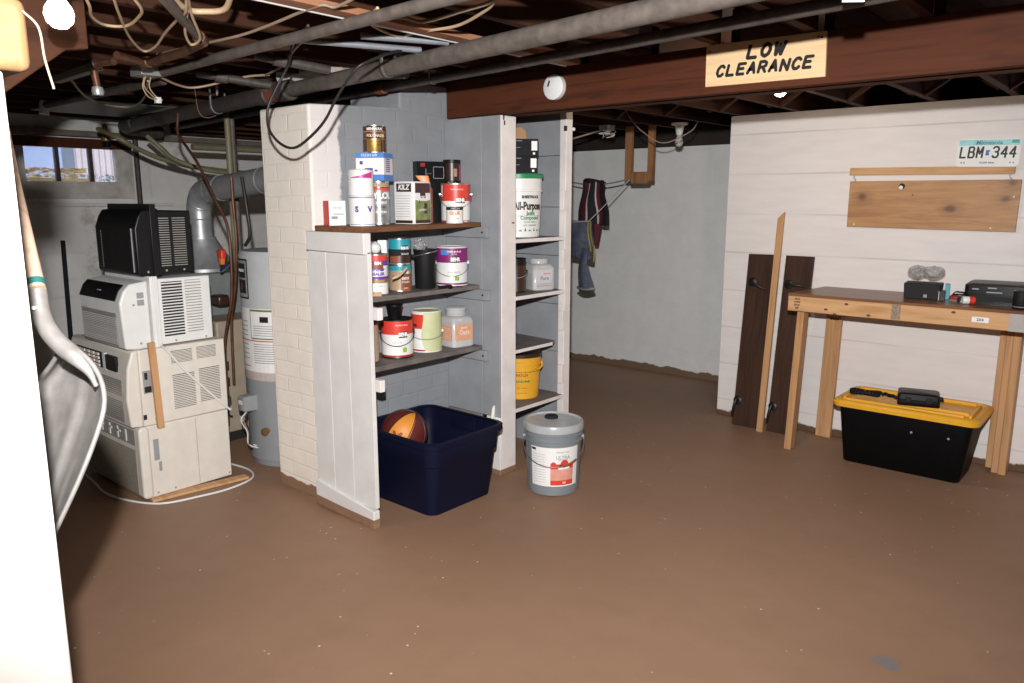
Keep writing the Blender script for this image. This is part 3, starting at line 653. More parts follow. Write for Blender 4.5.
# side panel of three boards with rails, X -.43..0
sp = MB()
for a, b in ((-.415, -.281), (-.277, -.133), (-.129, .022)): sp.box(a, b, -.024, -.002, .095, 1.27)
sp_o = sp.build('side_panel', M_panel, su, bevel=.0008)
MB().prism([(-.40, 1.265), (.022, 1.262), (.022, 1.353), (-.40, 1.353)], -.044, -.002, 'y').build('top_rail', M_panel, su, bevel=.003)
MB().prism([(-.42, .025), (.022, .004), (.022, .085), (-.42, .135)], -.038, -.002, 'y').build('bottom_rail', M_panel, su, bevel=.003)
MB().prism([(-.418, .012), (.023, .0), (.023, .045), (-.2, .05), (-.418, .06)], -.040, -.001, 'y').build('painted_foot', M_dirtywood, su, bevel=.002)
# shelves
MB().prism([(-.325, -.044), (.015, -.044), (-.125, .860), (-.394, .860), (-.394, .004), (-.325, .004)], 1.354, 1.377, 'z').build('shelf_board', M_shelfb, su, bevel=.003)
for z, xf in ((1.046, -.142), (.717, -.124)):
    MB().prism([(-.394, .022), (xf, .022), (xf, .860), (-.394, .860)], z - .024, z, 'z').build('shelf_board', M_shelf, su, bevel=.003)
# cleats
for z, x1 in ((1.377, -.065), (1.046, -.06), (.717, -.08)):
    box_part('cleat', M_gpaint, su, -.393, x1, .838, .861, z - .055 - .0245, z - .0245)
for z in (1.022, .693):
    box_part('cleat', M_wpaint, su, -.40, .025, .022, .05, z - .055, z)
for z in (1.353, 1.022, .693):
    MB().cyl((-.10, .838, z - .028), (-.10, .833, z - .028), .005, 8).build('screw', M_dgap, su)
# grey side board and lower curb
gb = MB(); gb.box(-.393, -.125, .862, .874, .33, 1.915); gb.box(-.123, -.001, .862, .874, .33, 1.915)
gb.build('side_board', M_gpaint, su, bevel=.003)
MB().box(-.393, -.126, .85, .873, 0, .33).build('stone_foot', masonry('stone_foot_paint', rgb(122, 112, 106), rgb(110, 100, 94), .4, .3, .4), su, bevel=.01)
po = MB(); po.box(-.075, 0, .8755, .994, .03, 1.916); po.box(-.10, 0, .862, .875, .03, .329)
po.build('wide_post', M_wpaint, su, bevel=.004)
MB().box(-.102, .002, .861, .996, 0, .034).build('painted_foot', M_dirtywood, su, bevel=.004)
MB().prism([(.822, .29), (.861, .24), (.861, .40), (.845, .385), (.838, .35)], -.05, -.03, 'x').build('plaster_scrap', M_wpaint, su, bevel=.008)
for (y, z) in ((.892, 1.893), (.898, 1.868)): MB().box(-.001, .003, y, y + .007, z, z + .022).build('nail_hole', M_dgap, su)
MB().box(0, .004, .99 - .03, .99 - .015, 1.37, 1.378).build('nail', M_rust, su)
# unit 2: narrow bay between the wide post and the thin post
s2 = thing('shelving_unit', 'right narrow built-in shelves between wide and thin white posts', 'shelves', (-2.67, 3.13, 0))
MB().box(-.045, 0, .448, .508, .0, 2.03).build('thin_post', M_wpaint, s2, bevel=.003)
ep = MB()
for a, b in ((0, .315), (.318, .60), (.603, .885), (.888, 1.17), (1.173, 1.45), (1.453, 1.74), (1.743, 2.03)): ep.box(-.43, -.045, .47, .49, a, b)
ep.build('end_panel', M_gpaint, s2, bevel=.002)
bk = MB()
for a, b in ((0, .155), (.157, .31), (.312, .47)): bk.box(-.43, -.415, a, b, 0, 2.03)
bk.build('back_panel', M_gpaint, s2, bevel=.002)
for z in (1.285, .978, .352):
    box_part('shelf_board', M_shelf, s2, -.41, -.003, .0, .468, z - .018, z)
    MB().box(-.003, .001, .0, .447, z - .019, z + .001).build('shelf_lip', M_wpaint, s2)
MB().prism([(-.41, 0), (-.002, 0), (-.002, .34), (-.03, .40), (-.41, .44)], .668, .684, 'z').build('shelf_board', M_shelf, s2, bevel=.002)
MB().box(-.002, .001, 0, .34, .667, .685).build('shelf_lip', M_wpaint, s2)
for z in (1.43, 1.10, .74, .42): MB().box(-.03, .002, .430, .450, z, z + .115).build('cleat', M_wpaint, s2, bevel=.002)
MB().box(-.012, .004, .44, .452, 1.872, 1.90).build('hook', M_blackw, s2, bevel=.002)
MB().lathe([(.008, 0), (.011, .008), (.006, .014)], 10, M=Matrix.Translation((.002, .505, 1.885)) @ Matrix.Rotation(PI / 2, 4, 'Y')).build('knob', M_wpaint, s2)

# ================================================================== cans and boxes
def can(name, label, loc, r, h, bands, texts=(), patches=(), lid=M_silver, bail=None, face=None, cat='paint can', group=None, taper=0, rim=M_silver, open_=False):
    if face is None: face = math.atan2(-loc[1], -loc[0])
    t = thing(name, label, cat, loc, face, group)          # local +X looks at the room
    ms = [rim] + [b[1] for b in bands]
    r1 = r + taper
    R = lambda z: r + taper * z / h
    prof = [(r * .955, 0, 0), (r * 1.012, .001, 0), (r * 1.012, .005, 0), (r, .007, 1)]
    for i, (zf, m) in enumerate(bands):
        z = max(.007, zf * h)
        if i: prof.append((R(z), z, i + 1))
    prof += [(R(h * .965), h * .965, 0), (r1 * 1.015, h * .97, 0), (r1 * 1.015, h * .995, 0), (r1 * .97, h, 0), (r1 * .93, h - .007, 0), (r1 * .2, h - .007, 0)]
    b = MB().lathe(prof, 36)
    b.build('body', ms, t, smooth=35)
    if lid: MB().lathe([(r1 * .9, h - .006), (r1 * .88, h - .0005), (r1 * .8, h), (r1 * .74, h - .004), (0.001, h - .004)], 32).build('lid', lid, t, smooth=35)
    if texts or patches:
        L = MB(); lm = []
        def idx(m):
            if m not in lm: lm.append(m)
            return lm.index(m)
        for (z0, z1, a0, a1, m) in patches: patch_round(L, R(z0 * h), z0 * h, z1 * h, a0, a1, idx(m), off=.0006, taper=taper * (z1 - z0))
        for T in texts:
            tx, size, zf, a, m = T[:5]; kw = T[5] if len(T) > 5 else {}
            put_round(L, tx, size, R(zf * h) + .0006, zf * h, a, idx(m), taper=taper / h, **kw)
        L.build('label', lm, t, smooth=0)
    if bail is not None:
        ez, dz, m = bail
        pts = []
        for k in range(17):
            a = -PI / 2 + PI * k / 16
            pts.append(((R(ez) + .006 + .008 * math.cos(a)) * math.cos(a), (R(ez) + .006) * math.sin(a), ez * h - dz * math.cos(a) ** .8 if abs(a) < PI / 2 - .01 else ez * h))
        hd = MB().tube(pts, .0019, 6, 0, 2); hd.build('handle', m, t)
        for s_ in (-1, 1): MB().cyl((0, s_ * R(ez) * .99, ez * h), (0, s_ * (R(ez) + .009), ez * h), .010, 12).build('handle_ear', rim, t)
    return t
GA = dict(r=.082, h=.195); QT = dict(r=.054, h=.124)
Z1, Z2, Z3 = 1.377, 1.046, .717
# --- top brown shelf
b1 = thing('small_box', 'small white box with a red spine at the left end of the top shelf', 'box', (-2.985, 2.215, Z1), math.radians(-12))
MB().box(-.036, .028, -.042, .042, 0, .113, [0, 0, 1, 0, 0, 0]).build('carton', [M_white, M_red], b1, bevel=.001)
L = MB(); put_flat(L, 'FILTER', .014, (0.029, 0, .08), (0, 1, 0), (0, 0, 1)); L.box(.0281, .0288, -.02, .03, .05, .054); L.box(.0281, .0288, -.03, .0, .03, .042)
L.build('print', M_inkg, b1, smooth=0)
can('paint_can', 'white can with purple lettering at the front left of the top shelf', (-2.83, 2.252, Z1), .058, .133, [(0, M_violet), (.07, M_white)],
    texts=[('S', .034, .56, -.42, M_violet, dict(bold=.002)), ('V', .034, .56, .62, M_violet, dict(bold=.002)), ('interior', .010, .30, .1, M_inkg), ('satin', .009, .2, .2, M_inkg)],
    patches=[(.94, .965, -1.5, 1.5, M_purple)], rim=M_whitep)
tb = thing('plastic_tub', 'white tub with magenta swoosh stacked on the purple lettered can', 'tub', (-2.83, 2.250, Z1 + .133), math.atan2(-2.25, 2.83))
MB().lathe([(.052, 0), (.056, .004), (.0555, .075), (.053, .08)], 32).build('tub_body', M_white, tb, smooth=35)
MB().lathe([(.055, .076), (.0565, .079), (.0565, .108), (.053, .116), (.03, .118), (.028, .121), (.0, .121)], 32).build('lid', M_whitep, tb, smooth=35)
L = MB()
def sw(u, v):
    a = -.9 + 1.9 * u; z0 = .080; z1 = .083 + .026 * max(0, u) ** 1.4
    return ((.0572) * math.cos(a), .0572 * math.sin(a), z0 + (z1 - z0) * v)
L.grid(sw, 16, 2); L.build('swoosh', M_magenta, tb)
can('solvent_can', 'tall silver solvent can lettered XYLOL under the blue white box', (-2.925, 2.43, Z1), .0495, .205, [(0, M_silver), (.05, plain('xylol_grey', (.33, .34, .34, 1), .35, .5))],
    texts=[('XYLOL', .040, .66, .1, M_white, dict(bold=.0022)), ('SOLVENT', .017, .50, .1, M_white, dict(bold=.0006)), ('THINNER', .013, .40, .1, M_ink), ('CAUTION', .014, .29, .1, M_white, dict(bold=.0005)), ('1 QUART', .009, .2, .1, M_ink)],
    patches=[(.78, .84, -1.2, 1.4, M_red), (.86, .95, -1.2, 1.4, M_tan), (.84, .855, -1.2, 1.4, M_brown)], cat='solvent can')
b2 = thing('carton_box', 'blue and white carton balanced on the silver solvent can', 'box', (-2.925, 2.415, Z1 + .205), math.radians(-63))
# local +x faces the room
MB().box(-.055, .055, -.075, .065, .0, .127).build('carton', M_white, b2, bevel=.0015)
L = MB(); L.box(-.0556, .0556, -.0756, .0656, .104, .1276); L.box(-.0556, .0556, -.0756, .0656, -.0006, .028)
L.build('blue_band', M_blue, b2)
L = MB(); put_flat(L, 'FRESH AIR', .018, (.0560, -.006, .116), (0, 1, 0), (0, 0, 1)); L.build('white_lettering', M_white, b2, smooth=0)
L = MB(); L.box(.0551, .0556, -.03, .01, .043, .058); L.box(.0551, .0556, .018, .034, .042, .05); L.box(.0551, .0556, -.055, -.04, .075, .09)
for k in range(7): L.box(-.02, .03, .0651, .0656, .04 + .0095 * k, .045 + .0095 * k)
L.build('print', M_violet, b2)
can('varnish_can', 'gold and brown varnish can on top of the blue white carton', (-2.925, 2.415, Z1 + .3325), .0535, .125, [(0, M_gold), (.52, M_brown), (.58, plain('varnish_red_brown', (.13, .04, .02, 1), .35)), (.80, M_brown)],
    texts=[('MINWAX', .018, .86, .0, M_white, dict(bold=.0006)), ('POLYSHADES', .019, .62, .1, plain('cream_print', (.75, .62, .45, 1), .5), dict(bold=.0006, width=.088)), ('stain + poly', .010, .42, .1, M_ink), ('gloss', .010, .3, .35, M_brown)],
    patches=[(.04, .5, -1.5, -.75, M_brown), (.04, .5, .55, 1.2, M_brown), (.76, .78, -1.3, 1.3, M_orange)], cat='varnish can')
# rectangular tin, two printed faces toward the room
t5 = thing('rectangular_tin', 'square white tin with green picture panel on the top shelf', 'tin', (-2.90, 2.622, Z1), math.radians(7))
MB().rr([(0, .064, .064, .01), (.004, .066, .066, .01), (.2, .066, .066, .01), (.205, .062, .062, .012)], 4).build('tin_body', M_white, t5, bevel=.001)
L = MB(); L.box(-.055, .055, -.0668, -.0664, 0.004, .018); L.box(-.045, .05, -.0668, -.0664, .155, .195); L.build('print', M_brown, t5)
L = MB(); put_flat(L, 'KILZ', .034, (0.0, -.0670, .176), (1, 0, 0), (0, .0, 1), bold=.0012, shear=.25)
L.build('lettering', M_white, t5, smooth=0)
L = MB()
for k in range(9): L.box(-.05, .04, -.0668, -.0665, .035 + k * .0125, .037 + k * .0125)
L.build('fine_print', M_inkg, t5)
L = MB(); L.box(.0664, .0668, -.056, .056, .02, .115); L.build('picture_panel', plain('olive_green_print', (.22, .27, .09, 1), .5, var=.5, nscale=28), t5)
L = MB(); L.box(.0664, .0669, -.056, .056, .150, .197); L.box(.0668, .0671, -.02, .02, .125, .16); L.build('print', plain('dark_wine_print', (.06, .02, .03, 1), .5, var=.4, nscale=60), t5)
L = MB(); put_flat(L, 'KILZ', .034, (.0672, .0, .122), (0, 1, 0), (.0, .25, 1), bold=.0012, shear=.3); put_flat(L, 'primer', .02, (.0672, .0, .07), (0, 1, 0), (0, .1, 1)); L.build('lettering', M_white, t5, smooth=0)
L = MB(); L.box(.0664, .0669, -.056, .056, .004, .02); L.box(.0668, .0673, .01, .032, .05, .10); L.build('print', M_brown, t5)
tr = thing('spray_bottle', 'rust coloured spray bottle with an orange trigger behind the tin', 'bottle', (-2.955, 2.765, Z1), math.radians(-42))
MB().rr([(0, .032, .034, .012), (.17, .032, .034, .012), (.195, .016, .016, .012), (.205, .014, .014, .012)], 4).build('bottle', M_rust, tr, smooth=50)
L = MB(); put_flat(L, 'WOOD', .012, (.0327, 0, .135), (0, 1, 0), (0, 0, 1)); L.box(.032, .0325, -.03, .03, .085, .088); L.box(.032, .0325, -.02, .02, .145, .16); L.build('print', M_tan, tr, smooth=0)
MB().rr([(.203, .016, .02, .006, 0, 0), (.222, .016, .03, .006, 0, -.012), (.238, .014, .034, .006, 0, -.02)], 3).build('trigger', M_orange, tr, bevel=.002)
b3 = thing('carton_box', 'flat black carton with printed outline lying behind the white tin', 'box', (-3.005, 2.895, Z1), math.radians(-22))
box_part('carton', M_black, b3, -.03, .045, -.13, .03, 0, .312, .001)
L = MB()
for (y0, y1, z0, z1) in ((-.10, -.075, .285, .303),): L.box(.0452, .0456, y0 - .01, y1 - .01, z0, z1)
L.build('red_logo', M_dkred, b3)
L = MB()
for (y0, y1, z0, z1) in ((-.03, .03, .283, .286), (-.03, .03, .225, .228), (-.03, -.027, .225, .286), (.027, .03, .225, .286), (-.072, -.069, .225, .275), (-.066, -.04, .25, .2515), (.05, .064, .205, .209)): L.box(.0452, .0456, y0 - .01, y1 - .01, z0, z1)
L.build('print', M_inkg, b3)
can('black_jar', 'black jar with a shiny lid at the back right of the top shelf', (-2.985, 2.985, Z1 + .19), .047, .135, [(0, M_black), (.2, M_brown), (.86, M_black)], texts=[('pint', .012, .55, .35, M_red)], patches=[(.2, .8, .9, 1.15, M_magenta), (.35, .65, .2, .6, M_tan)], cat='jar', rim=M_black, lid=M_steel)
can('black_jar', 'black can under the jar at the back right of the top shelf', (-2.985, 2.985, Z1), .05, .19, [(0, M_black), (.3, M_brown)], cat='can', rim=M_black, lid=M_black)
BE = lambda w=.036, a=.42, zf=.60: ('BEHR', .026, zf, a, M_white, dict(bold=.0018, width=w * 1.5))
can('paint_can', 'red and white gallon can at the right of the top shelf', (-2.88, 2.905, Z1), .076, .2, [(0, M_red), (.06, M_white), (.55, M_red)],
    texts=[BE(.036, .32, .57), ('PREMIUM PLUS', .010, .84, .1, M_white), ('interior', .011, .38, .3, M_inkg)], patches=[(.50, .64, -.02, .68, M_ink), (.66, .95, -1.3, -1.05, M_white)], bail=(.72, .07, M_silver))
can('paint_can', 'tiny white can with black top in front of the red can', (-2.775, 2.79, Z1), .0425, .085, [(0, M_white), (.78, M_ink)],
    texts=[('ONE COAT', .009, .87, .1, M_white), ('GLUE', .022, .60, .0, M_orange, dict(bold=.001)), ('wood', .010, .3, .2, M_red)], rim=M_whitep, lid=M_white)
# --- middle shelf
can('paint_can', 'white and violet primer can with red top band on the middle shelf', (-2.895, 2.375, Z2), .0545, .196, [(0, M_white), (.30, M_gold), (.40, M_violet), (.46, M_white), (.72, M_violet), (.84, M_red)],
    texts=[('primer', .024, .63, .15, M_violet, dict(bold=.001)), ('SEALER', .020, .52, .15, M_violet, dict(bold=.001)), ('oil base', .012, .23, .15, M_inkg), ('BIN', .02, .78, .15, M_white, dict(bold=.0012))],
    patches=[(.64, .82, -.55, .65, M_rust), (.31, .38, -.1, .7, M_tan)])
wb = thing('white_ball', 'white ball sitting on the violet primer can', 'ball', (-2.90, 2.378, Z2 + .196 + .026))
MB().lathe([(.0275 * math.sin(PI * k / 14) + (1e-5), -.0275 * math.cos(PI * k / 14)) for k in range(15)], 24).build('sphere', M_whitep, wb, smooth=80)
MB().lathe([(.006, .0265), (.006, .029), (.0, .029)], 10).build('nub', M_whitep, wb)
tag(MB().tube([(-2.81, 2.40, Z2 + .078), (-2.795, 2.44, Z2 + .098), (-2.79, 2.475, Z2 + .127)], [.004, .005, .007, .008, .008, .008, .007, .006, .006, .006, .006, .006, .004], 8).build('wooden_stir_stick', M_cable), 'cream curved stick leaning across the violet primer can', 'stick')
tag(MB().box(-.055, .055, -.014, .014, 0, .018, 0, Matrix.Translation((-2.855, 2.30, Z2)) @ Matrix.Rotation(.9, 4, 'Z')).build('wood_scrap', M_pine, bevel=.003), 'small wood scrap at the left front of the middle shelf', 'wood scrap')
can('stain_can', 'lower can of the teal topped pair on the middle shelf', (-2.93, 2.555, Z2), .056, .13, [(0, M_tan), (.80, M_teal)],
    texts=[('BEHR', .018, .72, .45, M_white, dict(bold=.001)), ('DECK', .016, .50, .5, M_white, dict(bold=.0007)), ('STAIN', .016, .36, .5, M_white), ('quart', .011, .14, .5, M_white), ('sample', .010, .60, -.5, M_brown)],
    patches=[(.03, .68, .05, 1.2, M_rust), (.66, .78, .2, .75, M_ink), (.06, .12, .15, .9, M_red)], cat='stain can')
can('stain_can', 'upper can of the teal topped pair on the middle shelf', (-2.93, 2.555, Z2 + .131), .056, .13, [(0, M_teal), (.08, M_brown), (.36, M_dkgrey), (.60, M_teal)],
    texts=[('BEHR', .018, .64, .5, M_white, dict(bold=.001)), ('SEALER', .013, .42, .5, M_white)], patches=[(.10, .34, -1.0, .0, M_rust), (.56, .74, .25, .8, M_ink)], cat='stain can')
tag(MB().box(-.02, .02, -.022, .022, 0, .25).build('small_box', M_white, loc=(-3.02, 2.52, Z2), rotz=-.7, bevel=.001), 'narrow white box standing behind the teal topped cans', 'box')
bb = thing('black_pail', 'black pail with wire handle between teal and purple cans', 'pail', (-2.92, 2.715, Z2), math.atan2(-2.715, 2.92))
MB().lathe([(.050, 0), (.0525, .004), (.056, .19), (.059, .192), (.059, .20), (.054, .20), (.053, .185), (.001, .185)], 32).build('pail_body', M_blackm, bb, smooth=40)
MB().tube([(.02, -.06, .165), (.05, -.05, .168), (.075, .0, .18), (.07, .04, .19), (.04, .062, .193)], .0022, 6).build('handle', M_silver, bb)
MB().cyl((.02, -.052, .165), (.025, -.066, .165), .010, 12).build('handle_ear', M_dkgrey, bb)
pb = thing('crumpled_film', 'crumpled clear film wad on the black pail', 'plastic wad', (-2.94, 2.70, Z2 + .186))
def blob(rx, ry, rz, seed, nu=20, nv=12, amp=.25):
    rnd = random.Random(seed); ph = [(rnd.uniform(2, 6), rnd.uniform(0, 6), rnd.uniform(2, 6), rnd.uniform(0, 6)) for _ in range(5)]
    def fn(u, v):
        a = 2 * PI * u; b = PI * (v - .5); k = 1 + amp / 2.5 * sum(math.sin(round(p[0]) * a + p[1]) * math.sin(p[2] * b + p[3]) for p in ph)
        return (rx * math.cos(b) * math.cos(a) * k, ry * math.cos(b) * math.sin(a) * k, rz * (1 + math.sin(b) * k))
    return MB().grid(fn, nu, nv)
blob(.030, .032, .030, 3).build('film', M_bag, pb, smooth=30)
can('paint_can', 'purple and white gallon can at the right of the middle shelf', (-2.925, 2.915, Z2), .083, .205, [(0, M_purple), (.08, M_white), (.60, M_purple)],
    texts=[BE(.036, .22, .68), ('PREMIUM PLUS', .0115, .88, .15, M_white, dict(bold=.0003)), ('ULTRA', .010, .82, .15, M_white), ('interior eggshell', .011, .36, .1, M_inkg), ('O', .026, .19, .32, M_green)], patches=[(.60, .76, -.06, .5, M_ink), (.14, .25, .18, .46, M_lime), (.80, .93, -.75, -.2, M_blue)], bail=(.58, .065, M_silver), lid=M_white, rim=M_whitep)
tb_ = thing('putty_knife', 'dark putty knife lying before the purple can', 'putty knife', (-2.82, 2.775, Z2 + .006), math.radians(75))
MB().rr([(-.05, .010, .006, .004), (.02, .012, .007, .004), (.03, .006, .004, .002)], 3, M=Matrix.Rotation(PI / 2, 4, 'Y')).build('grip', M_blackm, tb_)
MB().prism([(.025, -.006), (.08, -.02), (.08, .02), (.025, .006)], -.0008, .0008, 'z').build('blade', M_dkgrey, tb_)
# --- lowest shelf
can('paint_can', 'tan can half hidden by the white side panel on the low shelf', (-2.93, 2.325, Z3), .062, .20, [(0, M_tan), (.93, M_brown)], lid=M_brown, rim=M_brown, texts=[('w', .02, .2, .6, M_white)])
can('paint_can', 'open red and white gallon can with a black cup on its lid', (-2.925, 2.52, Z3), .079, .195, [(0, M_dkred), (.09, M_white), (.62, M_red)],
    texts=[BE(.034, .38, .62), ('PREMIUM PLUS', .010, .86, .3, M_white), ('O', .024, .22, .48, M_green), ('interior flat', .010, .42, 0, M_inkg)], patches=[(.54, .70, .1, .68, M_ink), (.16, .29, .33, .62, M_lime)], bail=(.66, .062, M_blackw), lid=M_black, rim=M_black)
cu = thing('black_cup', 'black tapered cup with tan top standing on the red can', 'cup', (-2.935, 2.515, Z3 + .193))
MB().lathe([(.030, 0), (.031, .004), (.041, .062), (.043, .064), (.043, .070), (.0405, .070)], 28, cap=True).build('cup_body', M_black, cu, smooth=40)
MB().lathe([(.040, .066), (.040, .0695), (.0, .0695)], 24).build('contents', M_tan, cu)
can('paint_can', 'white and red can splashed with pale green paint on the low shelf', (-2.93, 2.725, Z3), .079, .213, [(0, M_dkred), (.07, M_white), (.58, M_red), (.93, M_white)],
    texts=[('BEHR', .02, .66, -.95, M_ink, dict(bold=.001))], patches=[(.55, .72, -1.25, -.95, M_gold)], bail=(.48, .03, M_inkg), lid=M_pgreen, rim=M_whitep)
# spill: a band of pale green running down the front
sp_ = MB()
def spill(u, v):
    a0 = -.28 - .10 * math.sin(v * 5) + (.45 * max(0, .45 - v)); a = a0 + (1.75 - a0) * u; r = .0798
    return (r * math.cos(a), r * math.sin(a), .006 + .20 * v)
sp_.grid(spill, 16, 14)
c_ = [o for o in COL.objects if o.get('label', '').startswith('white and red can splashed')][0]
sp_.build('paint_spill', M_pgreen, c_, smooth=60)
jr = thing('plastic_jar', 'clear plastic jar with peach label on the low shelf', 'jar', (-2.90, 2.915, Z3), math.radians(-8))
MB().rr([(0, .066, .066, .02), (.006, .072, .072, .02), (.135, .072, .072, .02), (.155, .066, .066, .025), (.168, .054, .054, .05)], 6).build('jar_body', M_clear, jr, smooth=40)
MB().rr([(.002, .064, .064, .018), (.12, .067, .067, .018)], 6).build('contents', plain('pale_powder', (.56, .55, .54, 1), .8), jr)
MB().lathe([(.052, .166), (.056, .168), (.056, .178), (.053, .180), (.053, .198), (.056, .2), (.056, .208), (.05, .212), (.0, .212)], 32).build('jar_lid', M_clear, jr, smooth=40)
L = MB(); L.box(-.06, .06, -.0735, -.0731, .04, .118); L.box(.0731, .0735, -.06, .055, .04, .125); L.build('label', M_peach, jr)
L = MB(); put_flat(L, 'Oats', .034, (.0738, 0, .082), (0, 1, 0), (0, 0, 1)); put_flat(L, 'quick', .02, (.0738, .0, .108), (0, 1, 0), (0, 0, 1))
for k in range(6): L.box(-.05, .05, -.0738, -.0736, .048 + k * .011, .0495 + k * .011)
L.build('lettering', M_white, jr, smooth=0)
# --- narrow bay
pl = thing('joint_compound_bucket', 'white bucket with green lid in the narrow bay', 'bucket', (-2.86, 3.385, 1.286), math.atan2(-3.385, 2.86) + .1)
MB().lathe([(.118, 0), (.122, .004), (.132, .25), (.137, .252), (.137, .262), (.133, .264), (.134, .33)], 40).build('bucket_body', M_white, pl, smooth=35)
MB().lathe([(.136, .322), (.143, .324), (.143, .345), (.138, .35), (.12, .347), (.0, .347)], 40).build('lid', M_green, pl, smooth=35)
L = MB(); lm = [M_ink, M_green]
RR = lambda z: .122 + .010 * z / .25
put_round(L, 'All-Purpose', .058, RR(.17) + .001, .172, .40, 0, width=.185, bold=.0025)
put_round(L, 'SHEETROCK', .020, RR(.22) + .001, .222, .48, 0, bold=.0012)
put_round(L, 'Joint', .028, RR(.13) + .001, .133, .48, 1, bold=.001); put_round(L, 'Compound', .028, RR(.105), .108, .48, 1, bold=.0008, width=.12)
put_round(L, 'READY MIXED', .012, RR(.083), .085, .48, 1); put_round(L, 'NET CONTENTS', .011, RR(.065), .067, .48, 0)
patch_round(L, RR(.03), .035, .058, -1.4, 1.4, 1); patch_round(L, RR(.12), .118, .120, -1.4, 1.4, 1)
L.build('label', lm, pl, smooth=0)
MB().tube([(.02, -.14, .27), (.05, -.135, .24), (.1, -.105, .21)], .002, 6).build('handle', M_silver, pl)
for k, lab in enumerate(('lower dark grey box on the green lidded bucket', 'upper dark grey box on the green lidded bucket')):
    t = thing('tile_box', lab, 'box', (-2.865 , 3.395 , 1.286 + .351 + .093 * k), math.radians(-47 + 3 * k))
    box_part('carton', M_dkgrey, t, -.09, .09, -.11 , .10, 0, .092, .001)
    L = MB(); L.box(.0901, .0906, .062, .094, .03, .08); L.box(.0901, .0906, .07, .082, .008, .02); L.build('sticker', M_white, t)
    L = MB(); L.box(.0901, .0906, -.10, .01, .08, .083); L.box(.0901, .0906, -.10, .0, .045, .047); put_flat(L, 'TILE', .012, (.0907, -.05, .065), (0, 1, 0), (0, 0, 1)); L.build('print', M_inkg, t, smooth=0)
cb = MB().prism([(-.075, 0), (.05, 0), (.045, .045), (.02, .066), (-.05, .06), (-.07, .04)], -.04, .04, 'y', 0, Matrix.Rotation(math.radians(43), 4, 'Z'))
tag(cb.build('cardboard_scrap', M_card, loc=(-2.87, 3.39, 1.286 + .351 + .186), bevel=.002), 'brown cardboard scrap on top of the dark grey boxes', 'cardboard')
can('brown_jar', 'dark brown jar at the left of the narrow bay second shelf', (-2.83, 3.325, .979), .062, .19, [(0, M_brown), (.8, M_black)], cat='jar', rim=M_black, lid=M_black, bail=(.6, .03, M_inkg))
wj = thing('plastic_jar', 'square clear jar with white label in the narrow bay', 'jar', (-2.80, 3.50, .979), math.radians(-22))
MB().rr([(0, .066, .066, .02), (.006, .071, .071, .02), (.125, .071, .071, .02), (.145, .062, .062, .03), (.152, .052, .052, .05)], 6).build('jar_body', M_clear, wj, smooth=40)
MB().rr([(.003, .063, .063, .018), (.12, .065, .065, .018)], 6).build('contents', plain('white_powder', (.62, .60, .59, 1), .8), wj)
MB().lathe([(.05, .15), (.055, .152), (.055, .176), (.052, .180), (.0, .180)], 32).build('jar_lid', M_clear, wj, smooth=40)
L = MB(); put_flat(L, 'Pure', .03, (.0716, .0, .07), (0, 1, 0), (0, .1, 1)); L.build('lettering', M_violet, wj, smooth=0)
L = MB(); put_flat(L, 'natural', .016, (.0716, .015, .098), (0, 1, 0), (0, .1, 1)); L.build('red_lettering', M_red, wj, smooth=0)
L = MB(); L.box(.0711, .0715, -.05, .055, .025, .029); L.box(.0711, .0715, -.045, .05, .036, .039)
for k in range(6): L.box(-.045, .05, -.0715, -.0711, .03 + k * .012, .032 + k * .012)
L.build('print', M_inkg, wj)
bl = thing('blue_bottle', 'blue bottle mostly hidden behind the wide white post', 'bottle', (-2.90, 3.275, .685))
MB().lathe([(.032, 0), (.034, .004), (.034, .11), (.014, .145), (.014, .165)], 24).build('bottle', M_blue, bl, smooth=45)
MB().lathe([(.016, .16), (.016, .185), (.0, .186)], 16).build('cap', M_black, bl)
yb = thing('yellow_bucket', 'yellow bucket with a dark lid at the bottom of the narrow bay', 'bucket', (-2.85, 3.395, .353), math.atan2(-3.395, 2.85))
MB().lathe([(.103, 0), (.107, .004), (.119, .20), (.125, .202), (.125, .22), (.12, .222), (.121, .25)], 36).build('bucket_body', M_yel, yb, smooth=35)
MB().lathe([(.122, .245), (.128, .247), (.128, .265), (.122, .27), (.10, .266), (.0, .266)], 36).build('lid', M_brown, yb, smooth=35)
L = MB(); patch_round(L, .116, .165, .190, -1.5, 1.5, 0, taper=.0015); patch_round(L, .117, .162, .1645, -1.5, 1.5, 1); 
put_round(L, 'concrete', .026, .1125, .112, .1, 0, bold=.001); put_round(L, 'PATCH', .022, .115, .145, .1, 2, bold=.0008); put_round(L, 'fills cracks', .014, .1105, .07, .1, 2); put_round(L, 'pounds net', .012, .109, .04, .1, 2)
L.build('label', [M_green, M_ink, M_rust], yb, smooth=0)
MB().tube([(.02, .124, .21), (.04, .126, .19), (.07, .105, .175), (.09, .088, .19)], .006, 8).build('handle', M_yel, yb)

